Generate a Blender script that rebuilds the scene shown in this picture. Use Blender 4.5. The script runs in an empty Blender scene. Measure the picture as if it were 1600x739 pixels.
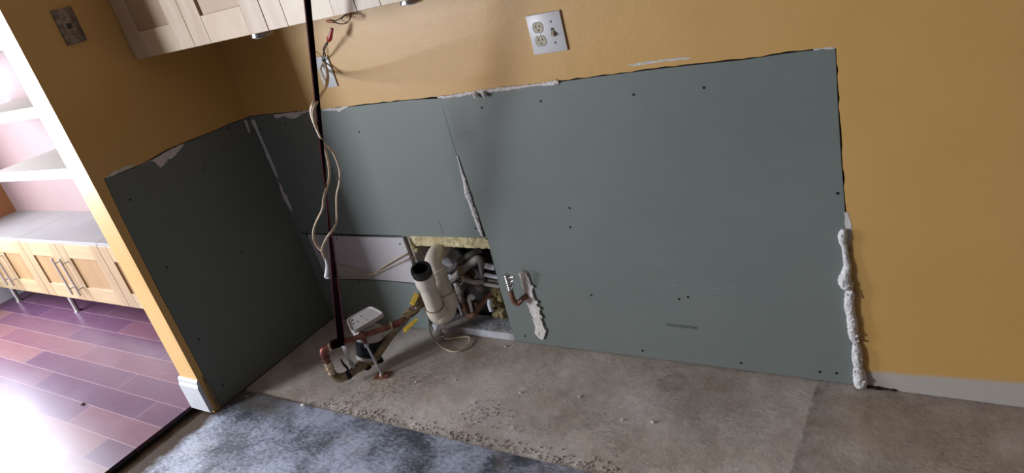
import bpy, bmesh, math, random
from mathutils import Vector, Matrix, noise
from mathutils.geometry import tessellate_polygon
random.seed(7)
scene = bpy.context.scene
C = scene.collection

# ------------------------------------------------------------------ camera
F = 1094.87
CAM = Vector((2.55013547, -1.80297946, 1.47044517))
ROT = Matrix(((0.82917211, -0.02412797, 0.55847243),
              (0.50218529, 0.470974, -0.72525404),
              (-0.24552708, 0.88181706, 0.40263522)))
cd = bpy.data.cameras.new('camera'); cam = bpy.data.objects.new('camera', cd); C.objects.link(cam)
cd.sensor_width = 36; cd.lens = F / 1600 * 36; cd.clip_start = 0.02
cam.matrix_world = Matrix.Translation(CAM) @ ROT.to_4x4()
scene.camera = cam
scene.view_settings.view_transform = 'Standard'
scene.view_settings.look = 'None'
scene.view_settings.gamma = 1
scene.view_settings.use_curve_mapping = False
scene.view_settings.exposure = 0.34

# ------------------------------------------------------------------ light
w = bpy.data.worlds.new('world'); scene.world = w; w.use_nodes = True
w.node_tree.nodes['Background'].inputs[0].default_value = (0.80, 0.88, 1.0, 1)
w.node_tree.nodes['Background'].inputs[1].default_value = 1.0

def area(name, loc, target, sx, sy, power, col):
    l = bpy.data.lights.new(name, 'AREA'); l.shape = 'RECTANGLE'; l.size = sx; l.size_y = sy
    l.energy = power; l.color = col
    o = bpy.data.objects.new(name, l); C.objects.link(o); o.location = loc
    d = Vector(target) - Vector(loc)
    o.rotation_euler = d.to_track_quat('-Z', 'Y').to_euler()
    return o
# daylight entering by the next room's side window, and its front window
area('window_light_side', (-2.86, -1.35, 1.35), (0, -1.35, 1.35), 1.7, 1.5, 195, (0.79, 0.87, 1.0))
area('window_light_front', (-2.28, -3.92, 1.45), (-2.28, 0, 1.45), 1.1, 1.5, 190, (0.84, 0.91, 1.0))

# ------------------------------------------------------------------ helpers
def ray(u, v):
    return ROT @ Vector(((u - 800) / F, -(v - 369.5) / F, -1.0))
def at(u, v, ax, val):
    """measured point of the photo on a real plane of the room (ax 0=x 1=y 2=z)"""
    d = ray(u, v); t = (val - CAM[ax]) / d[ax]
    return CAM + t * d
def wy(u, v, y=0.0): return at(u, v, 1, y)
def wx(u, v, x=0.0): return at(u, v, 0, x)
def fz(u, v, z=0.0): return at(u, v, 2, z)

def mat(name, col, rough=0.6, metal=0.0, var=0.0, scale=8.0, bump=0.0, bscale=60.0, col2=None, spec=0.5, coat=0.0, stretch=None):
    m = bpy.data.materials.new(name); m.use_nodes = True
    nt = m.node_tree; b = nt.nodes['Principled BSDF']
    b.inputs['Roughness'].default_value = rough; b.inputs['Metallic'].default_value = metal
    b.inputs['Specular IOR Level'].default_value = spec
    b.inputs['Coat Weight'].default_value = coat
    c = (*col, 1)
    b.inputs['Base Color'].default_value = c
    tc = nt.nodes.new('ShaderNodeTexCoord'); mp = nt.nodes.new('ShaderNodeMapping')
    nt.links.new(tc.outputs['Object'], mp.inputs[0])
    if stretch: mp.inputs['Scale'].default_value = stretch
    if var > 0 or col2:
        n = nt.nodes.new('ShaderNodeTexNoise'); n.inputs['Scale'].default_value = scale; n.inputs['Detail'].default_value = 6
        nt.links.new(mp.outputs[0], n.inputs['Vector'])
        r = nt.nodes.new('ShaderNodeValToRGB')
        a = col if col2 else tuple(x * (1 - var) for x in col)
        d = col2 if col2 else tuple(min(1, x * (1 + var)) for x in col)
        r.color_ramp.elements[0].position = 0.35; r.color_ramp.elements[1].position = 0.65
        r.color_ramp.elements[0].color = (*a, 1); r.color_ramp.elements[1].color = (*d, 1)
        nt.links.new(n.outputs['Fac'], r.inputs[0]); nt.links.new(r.outputs[0], b.inputs['Base Color'])
    if bump > 0:
        n2 = nt.nodes.new('ShaderNodeTexNoise'); n2.inputs['Scale'].default_value = bscale; n2.inputs['Detail'].default_value = 5
        nt.links.new(mp.outputs[0], n2.inputs['Vector'])
        bp = nt.nodes.new('ShaderNodeBump'); bp.inputs['Strength'].default_value = bump; bp.inputs['Distance'].default_value = 0.01
        nt.links.new(n2.outputs['Fac'], bp.inputs['Height']); nt.links.new(bp.outputs[0], b.inputs['Normal'])
    return m

class NT:
    """small node-building shorthand"""
    def __init__(s, m): s.m = m; s.t = m.node_tree; s.b = s.t.nodes['Principled BSDF']
    def n(s, kind, **k):
        x = s.t.nodes.new('ShaderNode' + kind)
        for a, v in k.items():
            if a in x.inputs: x.inputs[a].default_value = v
            else: setattr(x, a, v)
        return x
    def l(s, a, b): s.t.links.new(a, b)
    def coord(s, scale=(1, 1, 1), rot=(0, 0, 0), loc=(0, 0, 0)):
        tc = s.n('TexCoord'); mp = s.n('Mapping'); s.l(tc.outputs['Object'], mp.inputs[0])
        mp.inputs['Scale'].default_value = scale; mp.inputs['Rotation'].default_value = rot; mp.inputs['Location'].default_value = loc
        return mp.outputs[0]
    def noise(s, vec, scale, detail=5, rough=0.6, dist=0.0):
        x = s.n('TexNoise'); s.l(vec, x.inputs['Vector'])
        x.inputs['Scale'].default_value = scale; x.inputs['Detail'].default_value = detail
        x.inputs['Roughness'].default_value = rough; x.inputs['Distortion'].default_value = dist
        return x.outputs['Fac']
    def ramp(s, fac, stops):
        r = s.n('ValToRGB'); s.l(fac, r.inputs[0]); e = r.color_ramp.elements
        while len(e) < len(stops): e.new(0.5)
        for i, (p, c) in enumerate(stops):
            e[i].position = p; e[i].color = (*c, 1) if len(c) == 3 else c
        return r.outputs[0]
    def mix(s, fac, a, b, mode='MIX'):
        x = s.n('Mix'); x.data_type = 'RGBA'; x.blend_type = mode
        for sock, v in ((x.inputs[0], fac), (x.inputs[6], a), (x.inputs[7], b)):
            if hasattr(v, 'is_linked') or hasattr(v, 'links'): s.l(v, sock)
            else: sock.default_value = v if not isinstance(v, tuple) else (*v, 1)
        return x.outputs[2]
    def math(s, op, a, b=0.0, c=None):
        x = s.n('Math'); x.operation = op
        for i, v in enumerate((a, b) if c is None else (a, b, c)):
            if hasattr(v, 'links'): s.l(v, x.inputs[i])
            else: x.inputs[i].default_value = v
        return x.outputs[0]
    def bump(s, h, strength=0.3, dist=0.01):
        x = s.n('Bump'); x.inputs['Strength'].default_value = strength; x.inputs['Distance'].default_value = dist
        s.l(h, x.inputs['Height']); s.l(x.outputs[0], s.b.inputs['Normal'])

G3 = lambda v: (v, v, v)
# --- wall paint, with the bare plaster band low on the right of the back wall
def paint_mat():
    m = mat('yellow_paint', (0.55, 0.33, 0.10), 0.42); q = NT(m)
    v = q.coord()
    c = q.ramp(q.noise(v, 1.6, 6), [(0.3, (0.625, 0.365, 0.108)), (0.7, (0.69, 0.412, 0.136))])
    sp = q.ramp(q.noise(v, 90, 3), [(0.70, G3(0)), (0.78, G3(1))])
    c = q.mix(q.math('MULTIPLY', sp, 0.10), c, (0.75, 0.62, 0.45))
    sep = q.n('SeparateXYZ'); q.l(v, sep.inputs[0])
    zz = q.math('ADD', sep.outputs[2], q.math('MULTIPLY', q.noise(v, 5, 4), 0.03))
    zz = q.math('SUBTRACT', zz, q.math('MULTIPLY', q.math('SUBTRACT', sep.outputs[0], 2.25), 0.06))
    band = q.ramp(zz, [(0.064, G3(1)), (0.082, G3(0))])
    bx = q.math('GREATER_THAN', sep.outputs[0], 2.2)
    band = q.math('MULTIPLY', band, bx)
    c = q.mix(band, c, (0.52, 0.48, 0.43))
    q.l(c, q.b.inputs['Base Color'])
    h = q.math('ADD', q.noise(v, 14, 3), q.math('MULTIPLY', q.noise(v, 160, 3), 0.35))
    q.bump(h, 0.16, 0.006)
    return m
def green_mat(name, seed, g=1.12):
    m = mat(name, (0.155, 0.20, 0.19), 0.5); q = NT(m)
    v = q.coord(loc=(seed, seed * 2, seed * 3))
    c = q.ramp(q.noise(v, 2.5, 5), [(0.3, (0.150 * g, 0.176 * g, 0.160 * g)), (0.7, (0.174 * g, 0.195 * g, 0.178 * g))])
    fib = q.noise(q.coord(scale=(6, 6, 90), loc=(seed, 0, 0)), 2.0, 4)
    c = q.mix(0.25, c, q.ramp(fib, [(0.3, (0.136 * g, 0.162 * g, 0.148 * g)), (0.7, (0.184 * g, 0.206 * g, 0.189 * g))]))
    # pale scuffs: thin streaks at a few places
    sc = q.noise(q.coord(scale=(3, 3, 14), rot=(0.5, 0.5, 0.3), loc=(seed, 3, 1)), 2.2, 7, 0.75, 1.6)
    msk = q.ramp(q.noise(v, 3.2, 2), [(0.5, G3(0)), (0.68, G3(1))])
    st = q.math('MULTIPLY', q.ramp(sc, [(0.60, G3(0)), (0.72, G3(1))]), msk)
    c = q.mix(q.math('MULTIPLY', st, 0.30), c, (0.40, 0.43, 0.42))
    dots = q.ramp(q.noise(v, 55, 2), [(0.765, G3(0)), (0.79, G3(1))])
    c = q.mix(q.math('MULTIPLY', dots, 0.35), c, (0.5, 0.52, 0.5))
    q.l(c, q.b.inputs['Base Color'])
    q.bump(q.noise(v, 220, 3), 0.08, 0.003)
    return m
def slab_mat():
    m = mat('concrete', (0.33, 0.29, 0.25), 0.72); q = NT(m)
    v = q.coord()
    c = q.ramp(q.noise(v, 2.6, 8, 0.65), [(0.30, (0.29, 0.225, 0.17)), (0.5, (0.46, 0.385, 0.32)), (0.68, (0.60, 0.535, 0.47))])
    d = q.ramp(q.noise(q.coord(loc=(4, 1, 0)), 1.5, 5, 0.7), [(0.56, G3(0)), (0.74, G3(1))])
    c = q.mix(q.math('MULTIPLY', d, 0.45), c, (0.26, 0.19, 0.14))
    g = q.ramp(q.noise(v, 22, 6, 0.7), [(0.35, G3(0.84)), (0.65, G3(1.10))])
    c = q.mix(0.8, c, g, 'MULTIPLY')
    # browner, darker area right of x = 2.14
    sep = q.n('SeparateXYZ'); q.l(v, sep.inputs[0])
    xx = q.math('ADD', sep.outputs[0], q.math('MULTIPLY', q.math('SUBTRACT', q.noise(v, 30, 4), 0.5), 0.02))
    rz = q.ramp(q.math('SUBTRACT', xx, 2.0), [(0.140, G3(0)), (0.146, G3(1))])
    dk = q.ramp(q.noise(v, 6, 6, 0.7), [(0.35, (0.20, 0.15, 0.115)), (0.68, (0.42, 0.33, 0.25))])
    c = q.mix(q.math('MULTIPLY', rz, 0.55), c, dk)
    ln_ = q.math('MULTIPLY', rz, q.ramp(q.math('SUBTRACT', xx, 2.0), [(0.145, G3(1)), (0.215, G3(0))]))
    c = q.mix(q.math('MULTIPLY', ln_, q.ramp(q.noise(v, 18, 5, 0.7), [(0.42, G3(0.1)), (0.6, G3(0.8))])), c, (0.10, 0.078, 0.062))
    # a round scraped patch and pale lilac-white drifts
    vp = q.n('VectorMath'); vp.operation = 'DISTANCE'; q.l(v, vp.inputs[0]); vp.inputs[1].default_value = (1.72, -.105, 0)
    dd = q.math('ADD', vp.outputs['Value'], q.math('MULTIPLY', q.math('SUBTRACT', q.noise(v, 26, 5), 0.5), 0.05))
    c = q.mix(q.math('MULTIPLY', q.ramp(dd, [(0.02, G3(0.2)), (0.038, G3(0.9)), (0.060, G3(0))]), 0.5), c, (0.17, 0.13, 0.10))
    drift = q.ramp(q.noise(q.coord(scale=(1, 1.8, 1), rot=(0, 0, .4), loc=(7, 2, 0)), 2.4, 7, 0.7), [(0.45, G3(0)), (0.68, G3(1))])
    c = q.mix(q.math('MULTIPLY', drift, 0.45), c, (0.60, 0.56, 0.56))
    q.l(c, q.b.inputs['Base Color'])
    pit = q.ramp(q.noise(q.coord(scale=(1, 1.6, 1)), 46, 5, 0.8, 0.6), [(0.50, G3(0)), (0.72, G3(1))])
    pm = q.ramp(q.noise(v, 3.4, 3), [(0.45, G3(0)), (0.62, G3(1))])
    edge = q.ramp(q.math('MULTIPLY', sep.outputs[1], -1.0), [(0.46, G3(0)), (0.53, G3(1))])
    lay = q.math('MAXIMUM', pm, q.math('MULTIPLY', edge, 0.9))
    h = q.math('ADD', q.math('MULTIPLY', q.noise(v, 12, 5), 0.8), q.math('MULTIPLY', q.math('MULTIPLY', pit, lay), 1.0))
    h = q.math('ADD', h, q.math('MULTIPLY', q.noise(v, 110, 4), 0.07))
    q.bump(h, 0.6, 0.011)
    return m
def tile_mat():
    m = mat('worn_tile', (0.3, 0.3, 0.33), 0.4); q = NT(m)
    v = q.coord()
    big = q.noise(v, 4.5, 6, 0.6, 0.3)
    strk = q.noise(q.coord(scale=(26, 52, 1), rot=(0, 0, 0.62)), 1.8, 6, 0.75, 0.4)
    big = q.math('ADD', q.math('MULTIPLY', q.math('SUBTRACT', big, 0.5), 1.7), 0.5)
    mixf = q.math('ADD', q.math('MULTIPLY', big, 0.45), q.math('MULTIPLY', strk, 0.55))
    c = q.ramp(mixf, [(0.40, (0.045, 0.047, 0.060)), (0.47, (0.14, 0.15, 0.185)), (0.60, (0.36, 0.38, 0.46))])  # blue of the tile colours imitates the sky's sheen
    br = q.ramp(q.noise(q.coord(loc=(2, 5, 0)), 2.6, 4), [(0.58, G3(0)), (0.7, G3(1))])
    c = q.mix(q.math('MULTIPLY', br, 0.5), c, (0.26, 0.19, 0.145))
    sep = q.n('SeparateXYZ'); q.l(v, sep.inputs[0])
    ex = q.math('ADD', sep.outputs[0], q.math('MULTIPLY', q.math('SUBTRACT', q.noise(v, 16, 5), 0.5), 0.10))
    c = q.mix(q.ramp(ex, [(0.0, G3(1)), (0.045, G3(0))]), c, (0.055, 0.036, 0.024))
    q.l(q.ramp(ex, [(0.0, G3(0.03)), (0.045, G3(0.5))]), q.b.inputs['Specular IOR Level'])
    ey = q.math('ADD', q.math('ADD', sep.outputs[1], 0.66), q.math('MULTIPLY', q.math('SUBTRACT', q.noise(v, 14, 5), 0.5), 0.14))
    ec = q.math('MULTIPLY', q.ramp(ey, [(0.0, G3(0)), (0.05, G3(1))]), q.ramp(sep.outputs[0], [(0.25, G3(1)), (0.40, G3(0))]))
    c = q.mix(q.math('MULTIPLY', ec, 0.75), c, (0.10, 0.085, 0.07))
    q.l(c, q.b.inputs['Base Color'])
    q.l(q.ramp(mixf, [(0.40, G3(0.62)), (0.60, G3(0.40))]), q.b.inputs['Roughness'])
    q.bump(q.math('ADD', q.noise(v, 30, 5), strk), 0.35, 0.004)
    return m
def plank_mat():
    m = mat('hardwood', (0.25, 0.1, 0.08), 0.22, spec=0.22); q = NT(m)
    v = q.coord(loc=(0.35, 0.498 + 0.1145 * 10, 0))
    b = q.n('TexBrick'); q.l(v, b.inputs['Vector'])
    b.offset = 0.37; b.offset_frequency = 2; b.squash = 1
    for k, x in (('Scale', 1.0), ('Mortar Size', 0.0012), ('Mortar Smooth', 0.1), ('Bias', 0.0), ('Brick Width', 0.95), ('Row Height', 0.1145)):
        b.inputs[k].default_value = x
    b.inputs['Color1'].default_value = (0, 0, 0, 1); b.inputs['Color2'].default_value = (1, 1, 1, 1)
    b.inputs['Mortar'].default_value = (0.5, 0.5, 0.5, 1)
    tint = q.ramp(b.outputs['Color'], [(0.0, (0.085, 0.036, 0.075)), (0.45, (0.105, 0.048, 0.082)), (0.8, (0.14, 0.062, 0.084)), (1.0, (0.21, 0.105, 0.10))])  # purple in the plank colours stands in for the window's lilac glare
    gr = q.ramp(q.noise(q.coord(scale=(2, 34, 1)), 4, 6), [(0.3, G3(0.80)), (0.7, G3(1.14))])
    c = q.mix(0.8, tint, gr, 'MULTIPLY')
    c = q.mix(b.outputs['Fac'], c, (0.30, 0.20, 0.22))
    q.l(c, q.b.inputs['Base Color'])
    q.l(q.ramp(q.noise(q.coord(), 3.0, 6, 0.7), [(0.35, G3(0.30)), (0.7, G3(0.40))]), q.b.inputs['Roughness'])
    h = q.math('MULTIPLY', b.outputs['Fac'], -1.0)
    q.bump(h, 0.25, 0.002)
    return m
M = {}
M['paint'] = paint_mat()
M['green1'] = green_mat('green_board_paper', 1.3); M['green2'] = green_mat('green_board_paper_b', 4.1); M['green3'] = green_mat('green_board_paper_c', 7.7); M['green_shaded'] = green_mat('green_board_paper_shaded', 11.3, 0.92)  # last one is darker: the side wall's shade is put into its colour
M['slab'] = slab_mat(); M['tile'] = tile_mat(); M['plank'] = plank_mat()
M['gypsum'] = mat('gypsum', (0.62, 0.59, 0.55), 0.9, var=0.12, scale=30, bump=0.3)
M['mud'] = mat('joint_mud', (0.74, 0.69, 0.65), 0.85, var=0.10, scale=40, bump=0.6, bscale=90)
M['foam'] = mat('white_foam', (0.82, 0.80, 0.79), 0.85, var=0.06, scale=50, bump=0.8, bscale=110)
M['whitepatch'] = mat('white_drywall', (0.50, 0.46, 0.47), 0.75, var=0.04, scale=6, bump=0.05)
M['dark'] = mat('cavity_dark', (0.035, 0.03, 0.028), 0.9, var=0.3)
M['stud'] = mat('stud_wood', (0.24, 0.20, 0.165), 0.8, var=0.25, scale=6, stretch=(20, 20, 2))
M['insul'] = mat('insulation', (0.50, 0.40, 0.21), 0.95, col2=(0.78, 0.68, 0.42), scale=26, bump=1.0, bscale=80)
M['insul2'] = mat('insulation_loose', (0.42, 0.34, 0.16), 0.95, col2=(0.22, 0.17, 0.08), scale=60, bump=1.0, bscale=120)
M['sill'] = mat('sill_paint', (0.55, 0.55, 0.58), 0.8, col2=(0.36, 0.34, 0.34), scale=22, bump=0.5)
M['white'] = mat('white_plastic', (0.70, 0.69, 0.70), 0.35, var=0.02)
M['almond'] = mat('almond_plastic', (0.50, 0.44, 0.30), 0.35)
M['black'] = mat('black_plastic', (0.012, 0.012, 0.014), 0.35)
M['screw'] = mat('black_screw', (0.012, 0.012, 0.012), 0.5, 0.3)
M['steelplate'] = mat('dull_steel', (0.30, 0.26, 0.23), 0.42, 0.75, col2=(0.16, 0.135, 0.12), scale=60)
M['chrome'] = mat('chrome', (0.62, 0.63, 0.66), 0.22, 1.0)
M['zinc'] = mat('zinc', (0.55, 0.57, 0.62), 0.35, 0.9, var=0.1, scale=50)
M['brush'] = mat('brushed_steel', (0.46, 0.44, 0.43), 0.38, 0.9)
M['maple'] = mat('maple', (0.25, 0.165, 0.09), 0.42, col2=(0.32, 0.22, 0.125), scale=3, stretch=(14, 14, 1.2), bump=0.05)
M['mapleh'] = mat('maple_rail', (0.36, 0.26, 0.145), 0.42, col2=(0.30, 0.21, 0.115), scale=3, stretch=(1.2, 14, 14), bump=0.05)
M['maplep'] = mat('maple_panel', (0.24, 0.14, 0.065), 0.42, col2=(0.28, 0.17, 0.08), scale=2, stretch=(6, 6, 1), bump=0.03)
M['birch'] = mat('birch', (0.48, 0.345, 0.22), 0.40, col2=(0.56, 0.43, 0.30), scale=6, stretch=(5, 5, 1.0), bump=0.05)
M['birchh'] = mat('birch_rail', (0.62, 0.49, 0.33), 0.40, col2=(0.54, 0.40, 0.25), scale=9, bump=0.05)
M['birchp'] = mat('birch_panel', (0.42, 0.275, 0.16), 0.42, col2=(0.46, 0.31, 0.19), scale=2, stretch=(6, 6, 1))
M['cabside'] = mat('cabinet_carcass', (0.42, 0.26, 0.14), 0.5, var=0.08, scale=4)
M['cabtop'] = mat('cabinet_top_board', (0.24, 0.22, 0.215), 0.45, var=0.06, scale=5)
M['shelf'] = mat('white_shelf', (0.42, 0.38, 0.34), 0.5, var=0.03, scale=20)
M['pink'] = mat('pink_plaster', (0.17, 0.105, 0.100), 0.7, var=0.08, scale=1.5, bump=0.05)
M['orange'] = mat('orange_wall', (0.28, 0.11, 0.04), 0.6, var=0.05)
M['base'] = mat('white_baseboard', (0.50, 0.50, 0.52), 0.5, var=0.03, scale=20, bump=0.1)
M['raw'] = mat('raw_edge', (0.30, 0.19, 0.11), 0.9, col2=(0.16, 0.10, 0.06), scale=50, bump=1.0)
M['dirt'] = mat('brown_subfloor', (0.060, 0.038, 0.024), 0.95, col2=(0.028, 0.018, 0.012), scale=24, bump=0.8, spec=0.05)
M['copper'] = mat('copper', (0.26, 0.10, 0.07), 0.42, 0.6, col2=(0.13, 0.05, 0.038), scale=26, bump=0.1)
M['copperdull'] = mat('tarnished_copper', (0.26, 0.125, 0.08), 0.6, 0.3, col2=(0.15, 0.08, 0.06), scale=40, bump=0.3)
M['coppertag'] = mat('copper_plate', (0.38, 0.16, 0.11), 0.5, 0.6, var=0.2, scale=40)
M['brass'] = mat('old_brass', (0.36, 0.28, 0.18), 0.5, 0.5, col2=(0.20, 0.15, 0.09), scale=30, bump=0.15)
M['solder'] = mat('bright_brass', (0.62, 0.50, 0.36), 0.35, 0.85, var=0.2, scale=60, bump=0.2)
M['pvc'] = mat('cream_pvc', (0.78, 0.71, 0.60), 0.38, var=0.05, scale=12)
M['pvcdark'] = mat('pvc_glue', (0.30, 0.20, 0.12), 0.5)
M['greyp'] = mat('grey_pipe', (0.30, 0.27, 0.245), 0.55, 0.1, col2=(0.19, 0.165, 0.145), scale=30, bump=0.3)
M['darkp'] = mat('dark_pipe', (0.065, 0.058, 0.05), 0.55, 0.1, var=0.3, scale=30)
M['whitep'] = mat('white_pipe', (0.75, 0.76, 0.82), 0.4, var=0.06, scale=20)
M['flexp'] = mat('pale_grey_pipe', (0.42, 0.39, 0.37), 0.5, 0.1, var=0.2, scale=30)
M['yellow'] = mat('yellow_lever', (0.80, 0.55, 0.03), 0.4)
M['cable'] = mat('cream_cable', (0.60, 0.47, 0.33), 0.5, var=0.12, scale=20)
M['tape'] = mat('white_tape', (0.75, 0.74, 0.76), 0.5)
M['strap'] = mat('maroon_strap', (0.006, 0.002, 0.003), 0.85, var=0.2, scale=10, spec=0.0)
M['strapedge'] = mat('strap_red_edge', (0.10, 0.016, 0.022), 0.6, spec=0.2)
M['rednut'] = mat('red_nut', (0.42, 0.025, 0.02), 0.4)
M['orangenut'] = mat('orange_nut', (0.40, 0.16, 0.07), 0.5)
M['blackwire'] = mat('black_wire', (0.02, 0.02, 0.02), 0.4)
M['lidp'] = mat('meter_plastic', (0.55, 0.51, 0.50), 0.4, var=0.03)
M['mblack'] = mat('meter_black', (0.008, 0.011, 0.016), 0.4, spec=0.2)
M['paper'] = mat('white_paper_tag', (0.66, 0.66, 0.68), 0.8, var=0.1, scale=40)
M['ceil'] = mat('ceiling_grey', (0.30, 0.28, 0.26), 0.9)
M['low_bounce'] = mat('low_bounce_wall', (0.10, 0.07, 0.05), 0.6, var=0.2)  # dark brown chosen for the unseen walls to cut bounced light
M['ink'] = mat('stamp_ink', (0.045, 0.06, 0.058), 0.7)

def link(name, bm, m, parent=None, smooth=False, world=True):
    me = bpy.data.meshes.new(name)
    bmesh.ops.recalc_face_normals(bm, faces=bm.faces)
    bm.to_mesh(me); bm.free()
    for x in (m if isinstance(m, (list, tuple)) else [m]): me.materials.append(x)
    if smooth:
        for p in me.polygons: p.use_smooth = True
    o = bpy.data.objects.new(name, me); C.objects.link(o)
    if parent:
        o.parent = parent
        # geometry is given in room coordinates
        o.matrix_parent_inverse = parent_world(parent).inverted()
    return o
def parent_world(o):
    mw = Matrix.LocRotScale(o.location, o.rotation_euler, o.scale)
    if o.parent: mw = parent_world(o.parent) @ o.matrix_parent_inverse @ mw
    return mw
def tag(o, label, cat, group=None, kind=None):
    if label: o['label'] = label
    if cat: o['category'] = cat
    if group: o['group'] = group
    if kind: o['kind'] = kind
    return o
def thing(name, label, cat, loc=(0, 0, 0), group=None):
    o = bpy.data.objects.new(name, None); C.objects.link(o); o.location = loc
    o.empty_display_size = 0.05
    return tag(o, label, cat, group)
def struct(name, bm, m, parent=None):
    o = link(name, bm, m, parent)
    if not parent: o['kind'] = 'structure'
    return o
NB = bmesh.new
def box(bm, x0, x1, y0, y1, z0, z1, bev=0.0, mi=0):
    vs = [bm.verts.new((x, y, z)) for x in (x0, x1) for y in (y0, y1) for z in (z0, z1)]
    fs = [bm.faces.new([vs[i] for i in q]) for q in ((0, 1, 3, 2), (4, 6, 7, 5), (0, 4, 5, 1), (2, 3, 7, 6), (0, 2, 6, 4), (1, 5, 7, 3))]
    for f in fs: f.material_index = mi
    if bev:
        es = set(e for f in fs for e in f.edges)
        bmesh.ops.bevel(bm, geom=list(es), offset=bev, segments=2, affect='EDGES', profile=0.5)
    return bm
def Box(*a, **k): return box(NB(), *a, **k)
def prism(pts, vec, bm=None):
    """closed outline (3-D points) swept by vec; concave outlines allowed"""
    bm = bm or NB()
    pts = [Vector(p) for p in pts]
    pts = [p for i, p in enumerate(pts) if (p - pts[i - 1]).length > 1e-5]
    a = [bm.verts.new(p) for p in pts]; b = [bm.verts.new(Vector(p) + Vector(vec)) for p in pts]
    n = len(a)
    for i in range(n):
        bm.faces.new((a[i], a[(i + 1) % n], b[(i + 1) % n], b[i]))
    for t in tessellate_polygon([[Vector(p) for p in pts]]):
        if len(set(t)) == 3:
            bm.faces.new([a[i] for i in t]); bm.faces.new([b[i] for i in reversed(t)])
    return bm
def smoothpath(pts, n=6):
    P = [Vector(p) for p in pts]; out = []
    if len(P) < 3: return P
    for i in range(len(P) - 1):
        p0 = P[max(i - 1, 0)]; p1 = P[i]; p2 = P[i + 1]; p3 = P[min(i + 2, len(P) - 1)]
        for k in range(n):
            t = k / n
            out.append(0.5 * ((2 * p1) + (-p0 + p2) * t + (2 * p0 - 5 * p1 + 4 * p2 - p3) * t * t + (-p0 + 3 * p1 - 3 * p2 + p3) * t ** 3))
    out.append(P[-1]); return out
def lerplist(rs, n):
    m = len(rs) - 1; out = []
    for i in range(n):
        t = i / max(1, n - 1) * m; k = min(int(t), m - 1); f = t - k
        out.append(rs[k] * (1 - f) + rs[k + 1] * f)
    return out
def tube(pts, r, seg=12, bm=None, smooth=0, flat=None, jitter=0.0, cap=True, flatdir=None):
    """sweep; r a number or list along the path; flat = squash factor of second axis"""
    bm = bm or NB()
    n0 = len(pts)
    P = smoothpath(pts, smooth) if smooth else [Vector(p) for p in pts]
    R = lerplist(r, len(P)) if isinstance(r, (list, tuple)) else [r] * len(P)
    T = []
    for i in range(len(P)):
        d = P[min(i + 1, len(P) - 1)] - P[max(i - 1, 0)]
        T.append(d.normalized() if d.length > 1e-9 else Vector((0, 0, 1)))
    ref = Vector(flatdir) if flatdir else (Vector((0, 0, 1)) if abs(T[0].z) < 0.9 else Vector((1, 0, 0)))
    u = (ref - T[0] * ref.dot(T[0])).normalized(); rings = []
    for i, p in enumerate(P):
        if flatdir:
            rf = Vector(flatdir); u = (rf - T[i] * rf.dot(T[i])).normalized()
        else:
            u = (u - T[i] * u.dot(T[i])).normalized()
        v = T[i].cross(u); ring = []
        for k in range(seg):
            a = 2 * math.pi * k / seg
            rr = R[i] * (1 + (random.uniform(-jitter, jitter) if jitter else 0))
            ring.append(bm.verts.new(p + u * math.cos(a) * rr * (flat or 1) + v * math.sin(a) * rr))
        rings.append(ring)
    for i in range(len(rings) - 1):
        for k in range(seg):
            bm.faces.new((rings[i][k], rings[i][(k + 1) % seg], rings[i + 1][(k + 1) % seg], rings[i + 1][k]))
    if cap:
        bm.faces.new(rings[0][::-1]); bm.faces.new(rings[-1])
    return bm
def cyl(a, b, r, seg=20, bm=None, r2=None):
    return tube([a, b], [r, r2 if r2 is not None else r], seg, bm)
def lumps(bm, pts, rad, n=1):
    for p in pts:
        bmesh.ops.create_icosphere(bm, subdivisions=2, radius=rad, matrix=Matrix.Translation(p))
    return bm
def shade(o, ang=35):
    me = o.data
    for p in me.polygons: p.use_smooth = True
    try: me.set_sharp_from_angle(angle=math.radians(ang))
    except Exception: pass
    return o
def obj(name, bm, m, parent=None, label=None, smooth=True):
    o = link(name, bm, m, parent)
    if smooth: shade(o)
    if label: o['label'] = label
    return o
def top(name, bm, m, label, cat, group=None, smooth=True, kind=None):
    o = obj(name, bm, m, None, None, smooth)
    return tag(o, label, cat, group, kind)

# ------------------------------------------------------------------ structure
H2 = 2.44
TOPB = [(397, 181), (430, 178), (470, 174), (520, 170), (560, 165.5), (600, 161), (640, 156.5), (687, 152.5), (720, 148), (760, 143),
        (800, 138), (840, 133), (875, 128), (930, 120.5), (985, 113.5), (1040, 106.5), (1100, 100), (1160, 94), (1220, 85), (1262, 79.5), (1305, 76)]
RGT = [(1305, 76), (1307, 120), (1309, 165), (1312, 215), (1315, 262), (1318, 300), (1320, 330), (1323, 400), (1326, 460), (1330, 520), (1333, 565), (1336, 604)]
top_e = [wy(u, v) for u, v in TOPB]; rgt_e = [wy(u, v) for u, v in RGT]
top_e[0].x = 0
rgt_e[-1].z = 0.0
# ragged cut in the yellow sheet: a little outside the green boards
def ragged(pts, nrm, amp):
    out = []
    for i in range(len(pts) - 1):
        for k in range(4):
            p = pts[i].lerp(pts[i + 1], k / 4)
            out.append(p + Vector(nrm) * (0.0015 + random.random() * amp))
    out.append(pts[-1] + Vector(nrm) * 0.003)
    return out
ce = ragged(top_e, (0, 0, 1), 0.004)
re_ = ragged(rgt_e, (1, 0, 0), 0.004)
outline = [Vector((0, 0, ce[0].z))] + ce[1:-1] + re_ + [Vector((4.2, 0, 0)), Vector((4.2, 0, H2)), Vector((0, 0, H2))]
for p in outline: p.y = 0
wb = struct('wall_back', prism(outline, (0, 0.0127, 0)), M['paint'])
struct('wall_back_core', Box(-0.12, 4.2, 0.15, 0.18, -0.02, H2), M['dark'])
struct('wall_back_upper_core', Box(0.0, 4.2, 0.0135, 0.149, 1.10, H2), M['dark'])

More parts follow.
